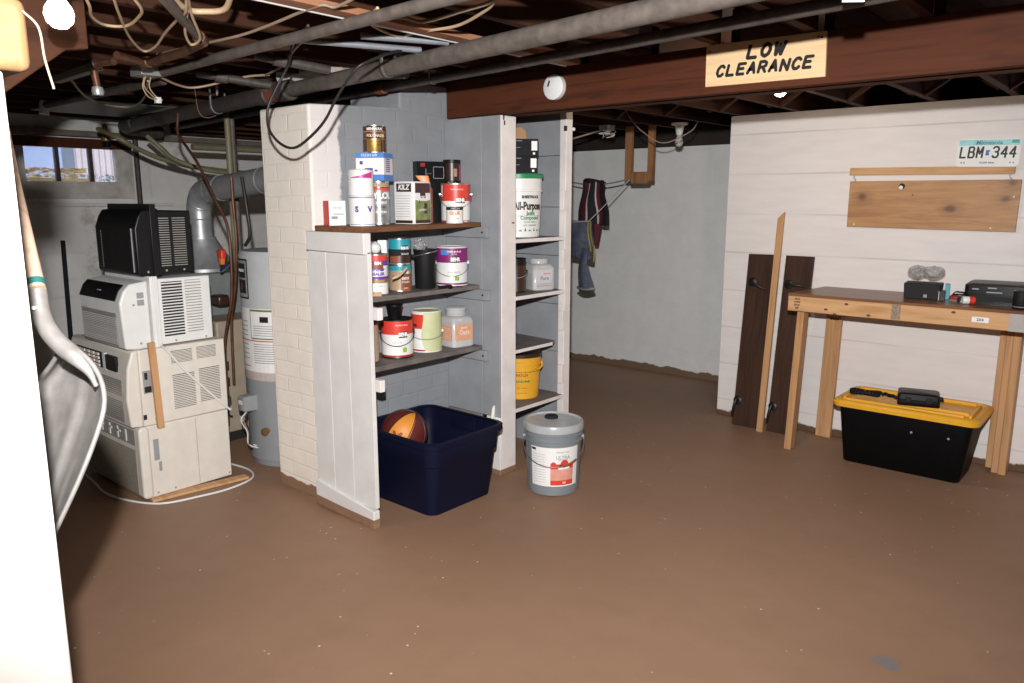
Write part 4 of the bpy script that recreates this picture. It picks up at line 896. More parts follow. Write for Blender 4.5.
# ================================================================== on the floor: navy tote, ball, bucket
nt_ = thing('storage_tote', 'open navy blue plastic tote with a basketball inside', 'tote', (-2.755, 2.575, 0))
ctr = lambda z, hx, hy, r: (z, hx, hy, r, -.02 * (1 - z / .385), .015 * (1 - z / .385))
MB().rr([ctr(0, .226, .205, .05), ctr(.004, .234, .213, .05), ctr(.255, .262, .232, .06), ctr(.262, .269, .239, .06), ctr(.345, .275, .246, .065), ctr(.372, .276, .247, .065),
         ctr(.375, .271, .242, .065), ctr(.33, .270, .241, .06), ctr(.265, .264, .235, .06), ctr(.25, .257, .227, .055), ctr(.012, .229, .208, .05)], 8).build('tote_body', M_navy, nt_, smooth=40)
MB().rr([ctr(.352, .277, .248, .065), ctr(.356, .292, .263, .07), ctr(.382, .294, .265, .07), ctr(.386, .290, .261, .07), ctr(.386, .273, .244, .065), ctr(.376, .270, .253, .065)], 8, caps=(False, False)).build('rim', M_navy, nt_, smooth=40)
MB().rr([(.0, .09, .008, .004), (.055, .09, .008, .004)], 3, M=Matrix.Translation((0, .2385, .30))).build('handle_recess', M_navy, nt_, bevel=.002)
tag(bx(-.10, .10, -.12, .12, 0, .185).build('cardboard_box', M_card, loc=(-2.885, 2.525, .0135), bevel=.003), 'cardboard box inside the navy tote under the basketball', 'box')
BR = .12
bp_ = Vector((-2.893, 2.523, .32))
ball = thing('basketball', 'maroon and orange basketball lying in the navy tote', 'ball', bp_)
tocam = Vector((-bp_.x, -bp_.y, 1.5 - bp_.z)).normalized()
vr = Vector((.759, .651, 0))
axis = (Vector((0, 0, 1)) * .86 + vr * .50).normalized()
nrm = (tocam - axis * tocam.dot(axis)).normalized(); nrm = (Matrix.Rotation(-.20, 3, axis) @ nrm)
sd = axis.cross(nrm)
BM = Matrix((sd, axis.cross(sd) * -1, axis)).transposed()  # columns
BM = Matrix((nrm, axis.cross(nrm), axis)).transposed()
sb = MB()
def sph(u, v):
    a = 2 * PI * u; b_ = PI * (v - .5)
    return BM @ Vector((math.cos(b_) * math.cos(a), math.cos(b_) * math.sin(a), math.sin(b_))) * BR
sb.grid(sph, 64, 28, lambda u, v: 1 if (u + 1e-6 < 4.5 / 64 or u > 1 - 4.6 / 64) else (1 if 27.5 / 64 < u < 36.5 / 64 else 0))
sb.build('ball_skin', [M_maroon, M_orub], ball, smooth=80)
for k, a in enumerate((-.455, .445, 1.35, 2.70, 3.60, 4.95)):
    MB().tube([BM @ Vector((math.cos(t) * math.cos(a), math.cos(t) * math.sin(a), math.sin(t))) * (BR + .0002) for t in [PI * (j / 20 - .5) for j in range(21)]], .0022, 6, 0, 1).build('seam', M_ink, ball)
L = MB()
def on_ball(txt, size, a, b_, rot, **k):
    c = BM @ Vector((math.cos(b_) * math.cos(a), math.cos(b_) * math.sin(a), math.sin(b_)))
    e1 = (axis.cross(c)).normalized(); e2 = c.cross(e1)
    r_ = e1 * math.cos(rot) + e2 * math.sin(rot); u_ = -e1 * math.sin(rot) + e2 * math.cos(rot)
    vs, fs = glyphs(txt, size, **k)
    L.add([(c * BR + r_ * p[0] + u_ * p[1]).normalized() * (BR + .0008 + p[2]) for p in vs], fs)
on_ball('M', .075, -.02, -.05, .30, bold=.004, shear=.1)
L.build('emblem', M_rust, ball, smooth=0)
L = MB(); on_ball('M', .022, .80, .0, .3, bold=.002); L.build('small_emblem', M_tan, ball, smooth=0)

bu = thing('paint_bucket', 'grey five gallon paint bucket with lid on the floor', 'bucket', (-2.35, 3.07, 0), math.atan2(-3.07, 2.35))
MB().lathe([(.124, 0), (.130, .004), (.130, .018), (.134, .02), (.1445, .275), (.152, .278), (.152, .286), (.146, .288), (.1465, .306), (.153, .309), (.153, .317), (.147, .319), (.148, .34)], 48).build('bucket_body', M_bgrey, bu, smooth=35)
MB().lathe([(.150, .333), (.157, .335), (.157, .362), (.153, .372), (.147, .374), (.140, .366), (.05, .366), (.001, .366)], 48).build('lid', plain('sheen_grey_lid', (.40, .41, .42, 1), .3), bu, smooth=35)  # lid grey is lightened to carry the sheen on its top
MB().lathe([(.036, .364), (.036, .374), (.030, .380), (.022, .376), (.0, .376)], 24, M=Matrix.Translation((-.055, -.012, 0))).build('spout_cap', M_dkgrey, bu, smooth=35)
lm = [M_white, M_red, plain('pale_red_print', (.75, .33, .26, 1), .45, var=.2), M_inkg, M_ink, M_dkred]
RB = lambda z: .134 + .0105 * (z - .02) / .255
L = MB(); T_ = .0105 / .255
def pr(z0, z1, a0, a1, mi, off): patch_round(L, RB(z0), z0, z1, a0, a1, mi, 14, off, taper=T_ * (z1 - z0))
pr(.055, .262, -.88, 1.02, 0, .0006)
pr(.062, .088, -.10, .80, 1, .0012); pr(.088, .150, -.10, .80, 2, .0012); pr(.150, .176, -.10, .80, 1, .0012)
def dome(u, v): a = .25 + .34 * u; z = .172 + v * .028 * math.sin(PI * u) ** .6; r = RB(z) + .0014; return (r * math.cos(a), r * math.sin(a), z)
L.grid(dome, 12, 2, 1)
def dome2(u, v): a = -.10 + .22 * u; z = .172 + v * .016 * math.sin(PI * u) ** .6; r = RB(z) + .0014; return (r * math.cos(a), r * math.sin(a), z)
L.grid(dome2, 10, 2, 1)
pr(.148, .160, .18, .62, 0, .0018)
put_round(L, 'ULTRA', .026, RB(.21) + .0008, .210, .36, 3, width=.076, taper=T_, bold=.0003)
put_round(L, 'PREMIUM PLUS', .011, RB(.238) + .0008, .238, .36, 3, taper=T_); put_round(L, 'BEHR', .012, RB(.166) + .002, .166, .40, 4, taper=T_, bold=.0008, width=.055)
put_round(L, '4.5', .014, RB(.075) + .0012, .075, .42, 0, taper=T_, bold=.0006); put_round(L, 'SELF PRIMING', .008, RB(.197) + .0008, .197, .36, 3, taper=T_)
pr(.244, .256, -.85, -.66, 4, .0012)
for k in range(12): pr(.075 + .0135 * k, .0765 + .0135 * k, -.80, -.28, 3, .0010)
L.build('label', lm, bu, smooth=0)
hp = []
for k in range(21):
    a = -PI / 2 + PI * k / 20; q = math.cos(a) ** .75 if abs(math.cos(a)) > 1e-6 else 0
    hp.append(((.158 + .012 * q) * math.cos(a), (.158 + .004 * q) * math.sin(a), .285 - .115 * q))
MB().tube(hp, .0024, 6, 0, 2).build('handle', M_silver, bu)
MB().tube(hp[12:16], .0055, 8, 0, 2).build('handle_grip', M_rust, bu)
for s_ in (-1, 1): MB().cyl((0, s_ * .140, .285), (0, s_ * .160, .285), .014, 14).build('handle_ear', M_bgrey, bu, bevel=.002)

# ================================================================== workbench and what is on and under it
wbn = thing('workbench', 'pine workbench with dark top against the white wall', 'workbench', (-1.69, 4.45, 0))
MB().prism([(0, -.006), (1.95, -.006), (1.95, .49), (.045, .49)], .943, .958, 'z').build('bench_top', M_top, wbn, bevel=.002)
box_part('front_rail', M_pine, wbn, 0, 1.95, 0, .038, .854, .943, .004)
box_part('back_rail', M_pine, wbn, .03, 1.95, .452, .49, .854, .943, .004)
box_part('side_rail', M_pine, wbn, .008, .046, .04, .45, .86, .942, .004)
def leg(x0, x1, y0, y1, dx=0, ztop=.94):
    b = MB(); b.box(x0, x1, y0, y1, 0, ztop)
    for v_ in b.v:
        if v_.z < .01: v_.x += dx
    return b.build('leg', M_pinez, wbn, bevel=.004)
leg(.046, .088, .041, .120, -.03)
leg(.085, .178, .438, .475, -.02)
leg(1.052, 1.085, .385, .475, .0); leg(1.086, 1.124, .37, .475, 0); leg(1.80, 1.84, .04, .12)
box_part('leg_block', M_pinez, wbn, 1.02, 1.051, .40, .475, .02, .94, .003)
L = MB(); box_w = L.box(.375 + .25, .375 + .33, -.0012, .0005, .870, .880)
L.build('paper_sticker', M_white, wbn) if False else None
L = MB(); L.box(.945, 1.02, -.0015, .0, .885, .912); L.build('paper_sticker', M_white, wbn)
L = MB(); put_flat(L, '2X4', .018, (.982, -.002, .898), (1, 0, 0), (0, 0, 1), bold=.0005)
for (tx, z, sz) in (('KILN', .927, .014), ('S-DRY', .909, .013), ('STUD', .891, .014), ('SPF', .874, .013)): put_flat(L, tx, sz, (.055, -.001, z), (1, 0, 0), (0, 0, 1), bold=.0005)
put_flat(L, 'KD', .03, (.132, .437, .80), (1, 0, 0), (0, 0, 1), bold=.001); put_flat(L, 'SPF 23', .02, (.132, .437, .765), (1, 0, 0), (0, 0, 1), bold=.0008)
L.build('stamp', M_ink, wbn, smooth=0)
L = MB(); L.box(.565, .61, -.001, .0005, .858, .940); L.box(.568, .607, -.0014, 0, .898, .901); L.build('grey_stamp', plain('faded_stamp', (.30, .22, .15, 1), .7, var=.5, nscale=90), wbn)
L = MB(); L.box(1.105, 1.30, -.001, .0005, .854, .943); L.build('grey_paint_patch', plain('thin_grey_paint', (.42, .38, .36, 1), .6, var=.15), wbn)
for (x, z) in ((.22, .88), (.27, .857), (.45, .868), (.86, .925), (.33, .92)):
    MB().lathe([(.011, 0), (.005, .0008), (0, .001)], 10, M=Matrix.Translation((x, .0, z)) @ Matrix.Rotation(PI / 2, 4, 'X') @ Matrix.Scale(.6, 4, (0, 1, 0))).build('knot', plain('pine_knot', rgb(96, 52, 26), .6), wbn)
BT = .9585
bk_ = thing('black_box', 'black fabric box under a clear plastic bag on the workbench', 'box', (-1.035, 4.70, BT), math.radians(6))
MB().prism([(-.085, 0), (.085, 0), (.09, .085), (-.09, .085)], -.075, .075, 'y').build('box_body', M_blackm, bk_, bevel=.003)
MB().rr([(-.008, .009, .006, .003), (.008, .009, .006, .003)], 2, M=Matrix.Translation((0.02, -.077, .02))).build('badge', M_inkg, bk_)
pb2 = thing('plastic_bag', 'crumpled clear plastic bag on the black box', 'plastic bag', (-1.03, 4.70, BT + .088))
for k, (dx, r_) in enumerate(((-.042, .047), (.04, .052))):
    bl_ = blob(r_, .05, .032, 11 + k, 26, 14, .22)
    for v_ in bl_.v: v_.x += dx; v_.z = max(v_.z + .024, 0.0)
    bl_.build('film', M_bag, pb2, smooth=25)
tag(bx(-.012, .012, -.03, .03, 0, .082).build('small_carton', M_teal, loc=(-.925, 4.74, BT), rotz=.2, bevel=.001), 'narrow teal carton standing right of the black box', 'box')
ad = thing('power_adapter', 'small upright black adapter with a white edge beside the black box', 'adapter', (-.928, 4.635, BT), .25)
box_part('adapter_body', M_black, ad, -.014, .016, -.016, .016, 0, .056, .003); box_part('edge_label', M_white, ad, -.0165, -.0142, -.012, .012, .002, .05, .0005)
def coil(name, label, x, y, r, n, seed, m=M_wire):
    rnd = random.Random(seed); pts = []
    for k in range(n * 8):
        a = 2 * PI * k / 8; rr_ = r * rnd.uniform(.8, 1.15); pts.append((x + rr_ * math.cos(a), y + .6 * rr_ * math.sin(a), BT + .005 + .006 * (k / 8) + rnd.uniform(0, .006) + .5 * r * (math.sin(a) > .5)))
    return tubething(name, label, 'cable', pts, .0032, m, 6, 4)
coil('cable_coil', 'messy coil of black cable between the adapter and the printer', -.855, 4.70, .035, 4, 5)
coil('cable_coil', 'small coil of dark red cable in the clutter on the workbench', -.875, 4.665, .022, 2, 8, M_dkred)
tag(MB().rr([(0, .016, .013, .005), (.024, .014, .011, .005)], 3).build('charger_plug', M_black, loc=(-.838, 4.64, BT), bevel=.001), 'black charger plug with the cable clutter on the bench', 'plug')
tag(MB().lathe([(0, 0), (.006, .001), (.007, .006), (.004, .010), (0, .010)], 12).build('plastic_button', M_whitep, loc=(-.829, 4.618, BT + .0), smooth=40), 'tiny white button lying in front of the charger plug', 'button')
rw = thing('small_canister', 'small red and white round container in front of the printer', 'container', (-.79, 4.575, BT + .0205), .5)
XR = Matrix.Rotation(PI / 2, 4, 'Y')
MB().lathe([(.017, -.03), (.020, -.026), (.020, .0)], 20, M=XR).build('white_half', M_white, rw, smooth=40)
MB().lathe([(.0205, .0), (.0205, .026), (.016, .03)], 20, M=XR).build('red_half', M_red, rw, smooth=40)
pn = thing('printer', 'black printer at the right end of the workbench', 'printer', (-.645, 4.72, BT), math.radians(4))
MB().rr([(0, .215, .125, .02, .04, 0), (.052, .215, .125, .02, .04, 0), (.054, .22, .13, .02, .04, 0), (.10, .22, .13, .025, .04, 0), (.108, .205, .118, .025, .04, .004)], 4).build('printer_body', M_black, pn, smooth=40)
box_part('paper_slot', M_dgap, pn, -.14, .15, -.132, -.126, .02, .046, .001)
L = MB()
for (x0, x1, z) in ((-.145, -.115, .078), (-.075, -.035, .086), (.04, .095, .08), (-.08, -.01, .064)): L.box(x0, x1, -.1315, -.129, z, z + .006)
put_flat(L, 'printer', .012, (.0, -.131, .03), (1, 0, 0), (0, 0, 1)) if False else None
L.build('panel_marks', M_inkg, pn)
cy_ = thing('speaker', 'black cylinder standing in front of the printer at the picture edge', 'speaker', (-.555, 4.545, BT))
MB().lathe([(.034, 0), (.037, .004), (.037, .082), (.034, .088), (.02, .09), (0, .089)], 28).build('speaker_body', M_blackm, cy_, smooth=40)
MB().lathe([(.0375, .010), (.0375, .013)], 28, cap=False).build('trim_ring', M_inkg, cy_)

yt = thing('storage_tote', 'black tote with a yellow lid under the workbench', 'tote', (-1.025, 4.65, 0))
MB().rr([(0, .295, .145, .03, -.01, .01), (.005, .30, .15, .03, -.01, .01), (.31, .335, .19, .04), (.345, .338, .193, .04), (.345, .30, .16, .03)], 6).build('tote_body', plain('black_tote_plastic', (.0035, .0035, .004, 1), .5, var=.2, spec=.12), yt, smooth=40)
MB().rr([(.335, .345, .20, .05), (.340, .368, .222, .055), (.362, .372, .226, .055), (.374, .362, .216, .055), (.378, .352, .206, .05), (.378, .342, .196, .05), (.366, .335, .19, .05)], 8).build('lid', M_yel, yt, smooth=40)
for (x0, x1, y0, y1) in ((-.31, .29, -.175, -.155), (-.31, .29, .155, .175), (-.05, .30, -.10, -.085), (-.33, -.315, -.14, .14), (.305, .32, -.14, .14)):
    box_part('lid_rib', M_yel, yt, x0, x1, y0, y1, .364, .384, .004)
for x in (.05, .23): MB().cyl((x, -.175, .25), (x, -.183, .25), .006, 10).build('rivet', M_inkg, yt)
kc = thing('tool_case', 'black hard case resting on the yellow tote lid', 'case', (-.985, 4.60, .3845), math.radians(14))
MB().rr([(0, .10, .075, .012), (.004, .104, .078, .014), (.03, .104, .078, .014), (.032, .101, .075, .014), (.034, .104, .078, .014), (.062, .102, .076, .016), (.068, .092, .066, .016)], 4).build('case_body', M_black, kc, smooth=40)
for x in (-.05, .05): box_part('latch', M_black, kc, x - .014, x + .014, -.084, -.077, .02, .048, .002)
MB().tube([(.105, -.04, .035), (.118, -.038, .035), (.118, .038, .035), (.105, .04, .035)], .005, 8, 0, 0).build('handle', M_blackm, kc)
sr = MB()
def ribbon(pts, w_, up=(0, 0, 1)):
    b = MB(); n = len(pts)
    for i in range(n - 1):
        a, q = Vector(pts[i]), Vector(pts[i + 1]); b.add([a, q, q + Vector((0, 0, w_)), a + Vector((0, 0, w_))], [(0, 1, 2, 3)])
    return b
rp = [(-.0 + .09 * math.cos(t) * (1 - t * .02) , .045 * math.sin(t), .004 * math.sin(3 * t) + .004) for t in [2 * PI * k / 24 for k in range(25)]]
rp2 = [(.09 + .12 * k / 8, -.01 + .02 * math.sin(k), .006 + .004 * math.sin(2 * k)) for k in range(9)]
sr = ribbon(rp, .020); sr.add(*(lambda b: (b.v, b.f))(ribbon(rp2, .020)))
tag(sr.build('carry_strap', M_blackm, loc=(-1.265, 4.61, .3845), solid=.003, smooth=60, rotz=.1), 'black carry strap looped beside the case on the yellow lid', 'strap')

# ---- dark planks and the light stick leaning on the white wall
def lean(name, label, cat, x, y, ang, parts, tilt=0, group=None):
    t = thing(name, label, cat, (x, y, 0), 0, group); t.rotation_euler = (-ang, tilt, 0)
    for pn_, mb, m, bv in parts: mb.build(pn_, m, t, bevel=bv, smooth=40)
    return t
def lever(x, z, ang):
    b = MB(); b.lathe([(.028, 0), (.030, .004), (.026, .008), (.012, .010), (.011, .034)], 18, M=Matrix.Translation((x, -.001, z)) @ Matrix.Rotation(PI / 2, 4, 'X'))
    d = Vector((math.cos(ang), 0, math.sin(ang)))
    o_ = Vector((x, -.034, z)); b.tube([o_ - d * .008, o_ + d * .03 + Vector((0, -.008, 0)), o_ + d * .075 + Vector((0, -.002, 0)), o_ + d * .105 + Vector((0, .012, 0))], [.010] * 6 + [.009] * 6 + [.008] * 7, 10)
    return b
for (x, w_, lab, t_, e) in ((-2.052, .088, 'left dark stained plank with black hooks leaning on the white wall', .022, -.02), (-1.812, .09, 'right dark stained plank with black hooks behind the bench leg', .0, -.045)):
    lean('plank', lab, 'plank', x, 4.775, .131, [('board', MB().box(-w_, w_, 0, .02, 0, 1.15), M_dplank, .003),
         ('hook', lever(-.035 + e * .3, .965, -.42 if e > -.03 else -.05), M_blackw, 0), ('hook', lever(-.062, .17, -1.75), M_blackw, 0)], -t_ * .5)
lean('wood_stick', 'light pine stick with slanted tip leaning between the dark planks', 'stick', -1.93, 4.725, .131, [('batten', MB().prism([(-.019, 0), (.022, 0), (.022, 1.43), (-.019, 1.385)], 0, .02, 'y'), M_pinez, .002)], -.012)

# ---- hung on the white wall
hb_ = thing('hook_rail', 'pine strip above the hung board on the white wall', 'rail', (-1.122, 4.945, 1.655)); hb_.rotation_euler = (0, .010, 0)
MB().prism([(-.426, -.022), (.418, -.022), (.422, -.014), (.422, .020), (-.424, .022), (-.426, .0)], -.02, 0, 'y').build('strip', M_pine, hb_, bevel=.002)
for x in (-.395, .405): MB().tube([(x, -.01, -.024), (x - .006, -.014, -.032), (x, -.016, -.042), (x + .006, -.012, -.05), (x, -.008, -.058)], .0028, 8).build('link', M_steel, hb_)
wb_ = thing('hung_board', 'wide knotty pine board hanging under the strip on the white wall', 'board', (-1.104, 4.943, 1.465))
def knotty():
    m, nt, b = _new('knotty_board'); v = coords(nt, (1.0, 1, 1))
    kn_ = [(-.36, .045, .026), (.115, -.022, .030), (.375, .03, .022), (.40, .115, .02)]
    warp = coords(nt, (1.6, 10, 16)); f = noise(nt, warp, 2.2, 5, .6, .8)
    c = ramp(nt, f, [(.3, (.34, .16, .065, 1)), (.55, (.45, .235, .10, 1)), (.75, (.52, .29, .13, 1))])
    for (x, z, r) in kn_:
        d = N(nt, 'ShaderNodeVectorMath', operation='DISTANCE'); d.inputs[1].default_value = (x, 0, z * 1.3)
        mp = N(nt, 'ShaderNodeMapping'); mp.inputs['Scale'].default_value = (1, 0, 1.3); nt.links.new(v, mp.inputs['Vector']); nt.links.new(mp.outputs[0], d.inputs[0])
        ad_ = N(nt, 'ShaderNodeMath', operation='MULTIPLY_ADD'); ad_.inputs[1].default_value = .03; nt.links.new(f, ad_.inputs[0]); nt.links.new(d.outputs['Value'], ad_.inputs[2])
        c = mixc(nt, ramp(nt, ad_.outputs[0], [(r, (.8, .8, .8, 1)), (r + .022, (.25, .25, .25, 1)), (r + .07, (0, 0, 0, 1))]), c, (.10, .04, .018, 1))
    nt.links.new(c, b.inputs['Base Color']); b.inputs['Roughness'].default_value = .5; return m
MB().prism([(-.437, -.133), (.437, -.143), (.44, .135), (-.437, .137)], -.019, 0, 'y').build('board', knotty(), wb_, bevel=.002)
MB().lathe([(.017, 0), (.015, .001), (0, .001)], 16, M=Matrix.Translation((-.145, -.0188, .105)) @ Matrix.Rotation(PI / 2, 4, 'X')).build('knot_hole', M_dgap, wb_)
MB().lathe([(.011, 0), (.010, .003), (0, .004)], 14, M=Matrix.Translation((-.15, -.0192, .098)) @ Matrix.Rotation(PI / 2, 4, 'X')).build('white_plug', M_white, wb_)
for (x, z) in ((-.395, -.118), (.32, -.125), (.412, .045)): MB().lathe([(.005, 0), (.003, .002), (0, .0025)], 10, M=Matrix.Translation((x, -.019, z)) @ Matrix.Rotation(PI / 2, 4, 'X')).build('screw', M_white, wb_)
MB().lathe([(.004, 0), (0, .001)], 8, M=Matrix.Translation((-.085, -.019, .055)) @ Matrix.Rotation(PI / 2, 4, 'X')).build('screw_hole', M_dgap, wb_)
lp = thing('license_plate', 'white and teal license plate on the strip at upper right', 'license plate', (-.836, 4.918, 1.669))
lp.rotation_euler = (-.06, .022, 0)
MB().rr([(0, .148, .074, .016), (.0016, .148, .074, .016)], 5, M=Matrix.Translation((0, 0, .074)) @ Matrix.Rotation(PI / 2, 4, 'X')).build('plate', M_white, lp)
L = MB(); L.box(-.143, .143, -.0022, -.0016, .114, .143); L.build('teal_sky', plain('plate_teal', (.33, .66, .68, 1), .4, var=.2, nscale=20), lp)
L = MB(); L.box(.105, .138, -.0028, -.0022, .124, .141); L.build('tab', plain('plate_green_tab', (.03, .42, .34, 1), .4), lp)
L = MB(); put_flat(L, 'Minnesota', .030, (0.0, -.0026, .127), (1, 0, 0), (0, 0, 1), bold=.0006, shear=.15); L.build('state_name', plain('plate_blue', (.03, .20, .38, 1), .4), lp, smooth=0)
strokes('LBM', .055, .025, .0145, .0094, (-.0775, -.0022, .077), (1, 0, 0), (0, 0, 1), .05).build('plate_number', M_ink, lp, smooth=0)
strokes('344', .055, .025, .0145, .0094, (.076, -.0022, .077), (1, 0, 0), (0, 0, 1), .05).build('plate_number', M_ink, lp, smooth=0)
MB().prism([(-.010, .060), (.006, .060), (.006, .070), (.003, .076), (.012, .086), (.002, .088), (-.010, .088)], -.0030, -.0018, 'y').build('state_outline', plain('outline_blue', (.03, .16, .42, 1), .4), lp)
L = MB(); put_flat(L, '10,000 lakes', .0145, (0.0, -.0026, .022), (1, 0, 0), (0, 0, 1), bold=.0004); L.build('slogan', plain('slogan_blue', (.06, .16, .34, 1), .4), lp, smooth=0)
L = MB()
for x in (-.125, -.112, .105, .12): L.box(x, x + .008, -.0024, -.0016, .018, .026)
L.build('corner_marks', M_inkg, lp)
# ---- on the beam
sg = thing('warning_sign', 'wooden board lettered LOW CLEARANCE nailed to the beam', 'sign', (-1.306, 3.03, 1.92))
MB().prism([(-.24, .029), (.243, .024), (.238, .186), (-.242, .191)], -.013, 0, 'y').build('board', M_sign, sg, bevel=.002)
L = MB()
for (tx, h_, w_, g_, t_, cx, cz) in (('LOW', .044, .034, .019, .0140, .012, .144), ('CLEARANCE', .0385, .0275, .0165, .0122, .002, .083)):
    q = strokes(tx, h_, w_, g_, t_, (cx, -.0134, cz), (1, 0, -.008), (0, 0, 1), .24, .0008, .0012); L.add(q.v, q.f)
L.build('lettering', M_ink, sg, smooth=0)
for (x, z) in ((-.225, .165), (.222, .165), (.21, .168)): MB().cyl((x, -.0125, z), (x, -.0155, z), .0035, 8).build('nail', M_dgap, sg)
sm = thing('junction_cover', 'round white cover with a dark slot on the beam', 'cover', (-2.325, 3.03, 2.018))
MB().lathe([(.058, 0), (.058, .024), (.052, .028), (0, .0285)], 32, M=Matrix.Rotation(PI / 2, 4, 'X')).build('cover', M_whitep, sm, smooth=40)
MB().box(-.004, .004, -.030, -.0275, -.016, .012, 0, Matrix.Translation((-.022, 0, .018)) @ Matrix.Rotation(.35, 4, 'Y')).build('slot', M_dgap, sm)
tag(bx(-.027, .027, -.003, .003, -.0, .10).build('white_tag', plain('white_card', (.85, .86, .85, 1), .5, var=.02), loc=(-.69, 2.12, 1.985), rotz=.65), 'white rectangular tag hanging at the top edge before the drain pipe', 'tag')

# ---- clothesline corner
br = thing('hanging_bracket', 'U shaped pine bracket hanging from the joists near the clothes', 'bracket', (-3.16, 5.2, 1.63))
M_bracket = wood('aged_pine', rgb(150, 108, 74), rgb(112, 76, 50), 'z', .7)
box_part('upright', M_bracket, br, -.143, -.088, -.02, .02, .0, .41, .003); box_part('upright', M_bracket, br, .057, .103, -.02, .02, .0, .41, .003)
box_part('cross_block', M_bracket, br, -.087, .056, -.025, .045, -.02, .07, .008)
tubething('clothesline', 'upper clothesline tied to the pine bracket', 'rope', [(-3.26, 5.18, 1.645), (-3.50, 5.2, 1.612), (-3.72, 5.2, 1.615), (-4.1, 5.25, 1.68), (-4.6, 5.3, 1.74)], .0055, plain('grey_rope', (.22, .22, .22, 1), .8))
tubething('clothesline', 'lower clothesline slanting down to the grey jeans', 'rope', [(-3.25, 5.17, 1.64), (-3.46, 4.97, 1.345), (-3.53, 4.955, 1.325), (-4.1, 4.90, 1.29)], .004, plain('pale_rope', (.42, .41, .40, 1), .8))
def cloth(prof_l, prof_r, z0, z1, y0, amp, nf, ph, seed):
    rnd = random.Random(seed)
    def fn(u, v):
        def ip(P, t):
            k = t * (len(P) - 1); i = min(int(k), len(P) - 2); return P[i] + (P[i + 1] - P[i]) * (k - i)
        x = ip(prof_l, v) + (ip(prof_r, v) - ip(prof_l, v)) * u
        return (x, y0 + amp * math.sin(nf * u * 2 * PI + ph + v * 1.3) * (.25 + .75 * v) + .01 * math.sin(7 * v + 3 * u), z0 + (z1 - z0) * v + .012 * math.sin(5 * u + ph) * v)
    return fn
sh = thing('track_jacket', 'black garment with wine red stripes draped on the clothesline', 'garment', (0, 0, 0))
c1 = MB(); f1 = cloth([-3.69, -3.71, -3.73, -3.75], [-3.485, -3.46, -3.43, -3.415], 1.632, 1.30, 5.175, .022, 1.6, .4, 1)
def stripe(u, v): return 1 if (.10 < u < .30 or .60 < u < .74) else (2 if (.30 <= u < .335 or .565 < u <= .60) else 0)
c1.grid(f1, 60, 18, stripe); c1.build('front_panel', [M_bcloth, M_rcloth, M_wcloth], sh, solid=.006, smooth=60)
c2 = MB(); f2 = cloth([-3.62, -3.63, -3.625, -3.62], [-3.50, -3.52, -3.54, -3.56], 1.63, 1.14, 5.215, .018, 1.0, 1.2, 2)
c2.grid(f2, 24, 18, lambda u, v: 1 if .45 < u < .95 else 0); c2.build('back_panel', [M_bcloth, M_rcloth], sh, solid=.006, smooth=60)
c3 = MB(); c3.grid(cloth([-3.70, -3.70], [-3.50, -3.50], 1.628, 1.638, 5.195, .024, 1.5, .6, 3), 30, 3, 0); c3.build('fold', [M_bcloth], sh, solid=.03, smooth=60)
jn = thing('jeans', 'grey blue jeans with yellow stripe on the lower clothesline', 'garment', (0, 0, 0))
c1 = MB(); c1.grid(cloth([-3.66, -3.665, -3.67], [-3.445, -3.425, -3.41], 1.33, 1.03, 4.955, .016, 1.3, .2, 4), 48, 16, lambda u, v: 1 if (.80 < u < .85 and v < .75) or (.91 < u < .95 and v < .6) or (u > .95 and v > .6) else 0)
c1.build('waist_panel', [M_denim, M_ycloth], jn, solid=.008, smooth=60)
c2 = MB(); c2.grid(cloth([-3.555, -3.55, -3.55, -3.555], [-3.455, -3.46, -3.44, -3.395], 1.12, .80, 4.935, .022, .8, .9, 5), 20, 16, 0); c2.build('trouser_leg', [M_denim], jn, solid=.012, smooth=60)
c3 = MB(); c3.grid(cloth([-3.555, -3.555], [-3.40, -3.395], .815, .795, 4.932, .022, .8, 2.0, 5), 20, 2, 0); c3.build('hem', [M_inkg], jn, solid=.014, smooth=60)

# ================================================================== the stack of window air conditioners
def vent(mb, x, y0, y1, z0, z1, n, th=.45, mi=0):
    """louvre slats standing a little proud of a side face at x"""
    st_ = (z1 - z0) / n
    for k in range(n): mb.box(x, x + .003, y0, y1, z0 + st_ * k, z0 + st_ * (k + th), mi)
    return mb
def fvent(mb, y, x0, x1, z0, z1, n, th=.5):
    st_ = (z1 - z0) / n
    for k in range(n): mb.box(x0, x1, y - .003, y, z0 + st_ * k, z0 + st_ * (k + th))
    return mb
# 1: old beige unit on the floor
SX = -3.77
a1 = thing('air_conditioner', 'old beige window air conditioner at the bottom of the stack', 'air conditioner', (SX, 1.60, .014))
box_part('case', M_beige, a1, -.66, 0, 0, .445, 0, .372, .006)
MB().rr([(-.68, .187, .026, .022, 0, 0), (.008, .187, .026, .022, 0, 0)], 6, M=Matrix.Translation((0, -.008, .187)) @ Matrix(((0, 0, 1, 0), (0, 1, 0, 0), (1, 0, 0, 0), (0, 0, 0, 1)))).build('front_bezel', M_beige, a1, bevel=.012, seg=3)
L = fvent(MB(), -.034, -.655, -.045, .02, .255, 26, .55); L.build('front_grille', M_beiged, a1)
box_part('top_grille', M_grille, a1, -.655, -.04, -.036, -.033, .275, .355, .001)
L = MB()
for k in range(6): L.box(-.62 + .095 * k, -.605 + .095 * k, -.039, -.036, .285, .345)
for k in range(3): L.box(-.44 + .1 * k, -.40 + .1 * k, -.039, -.036, .318, .328)
L.build('grille_ribs', M_whitep, a1)
L = MB(); L.box(.0, .0008, .035, .062, .19, .30); L.box(.0, .0008, .055, .07, .13, .18); L.build('rating_sticker', M_inkg, a1)
L = MB()
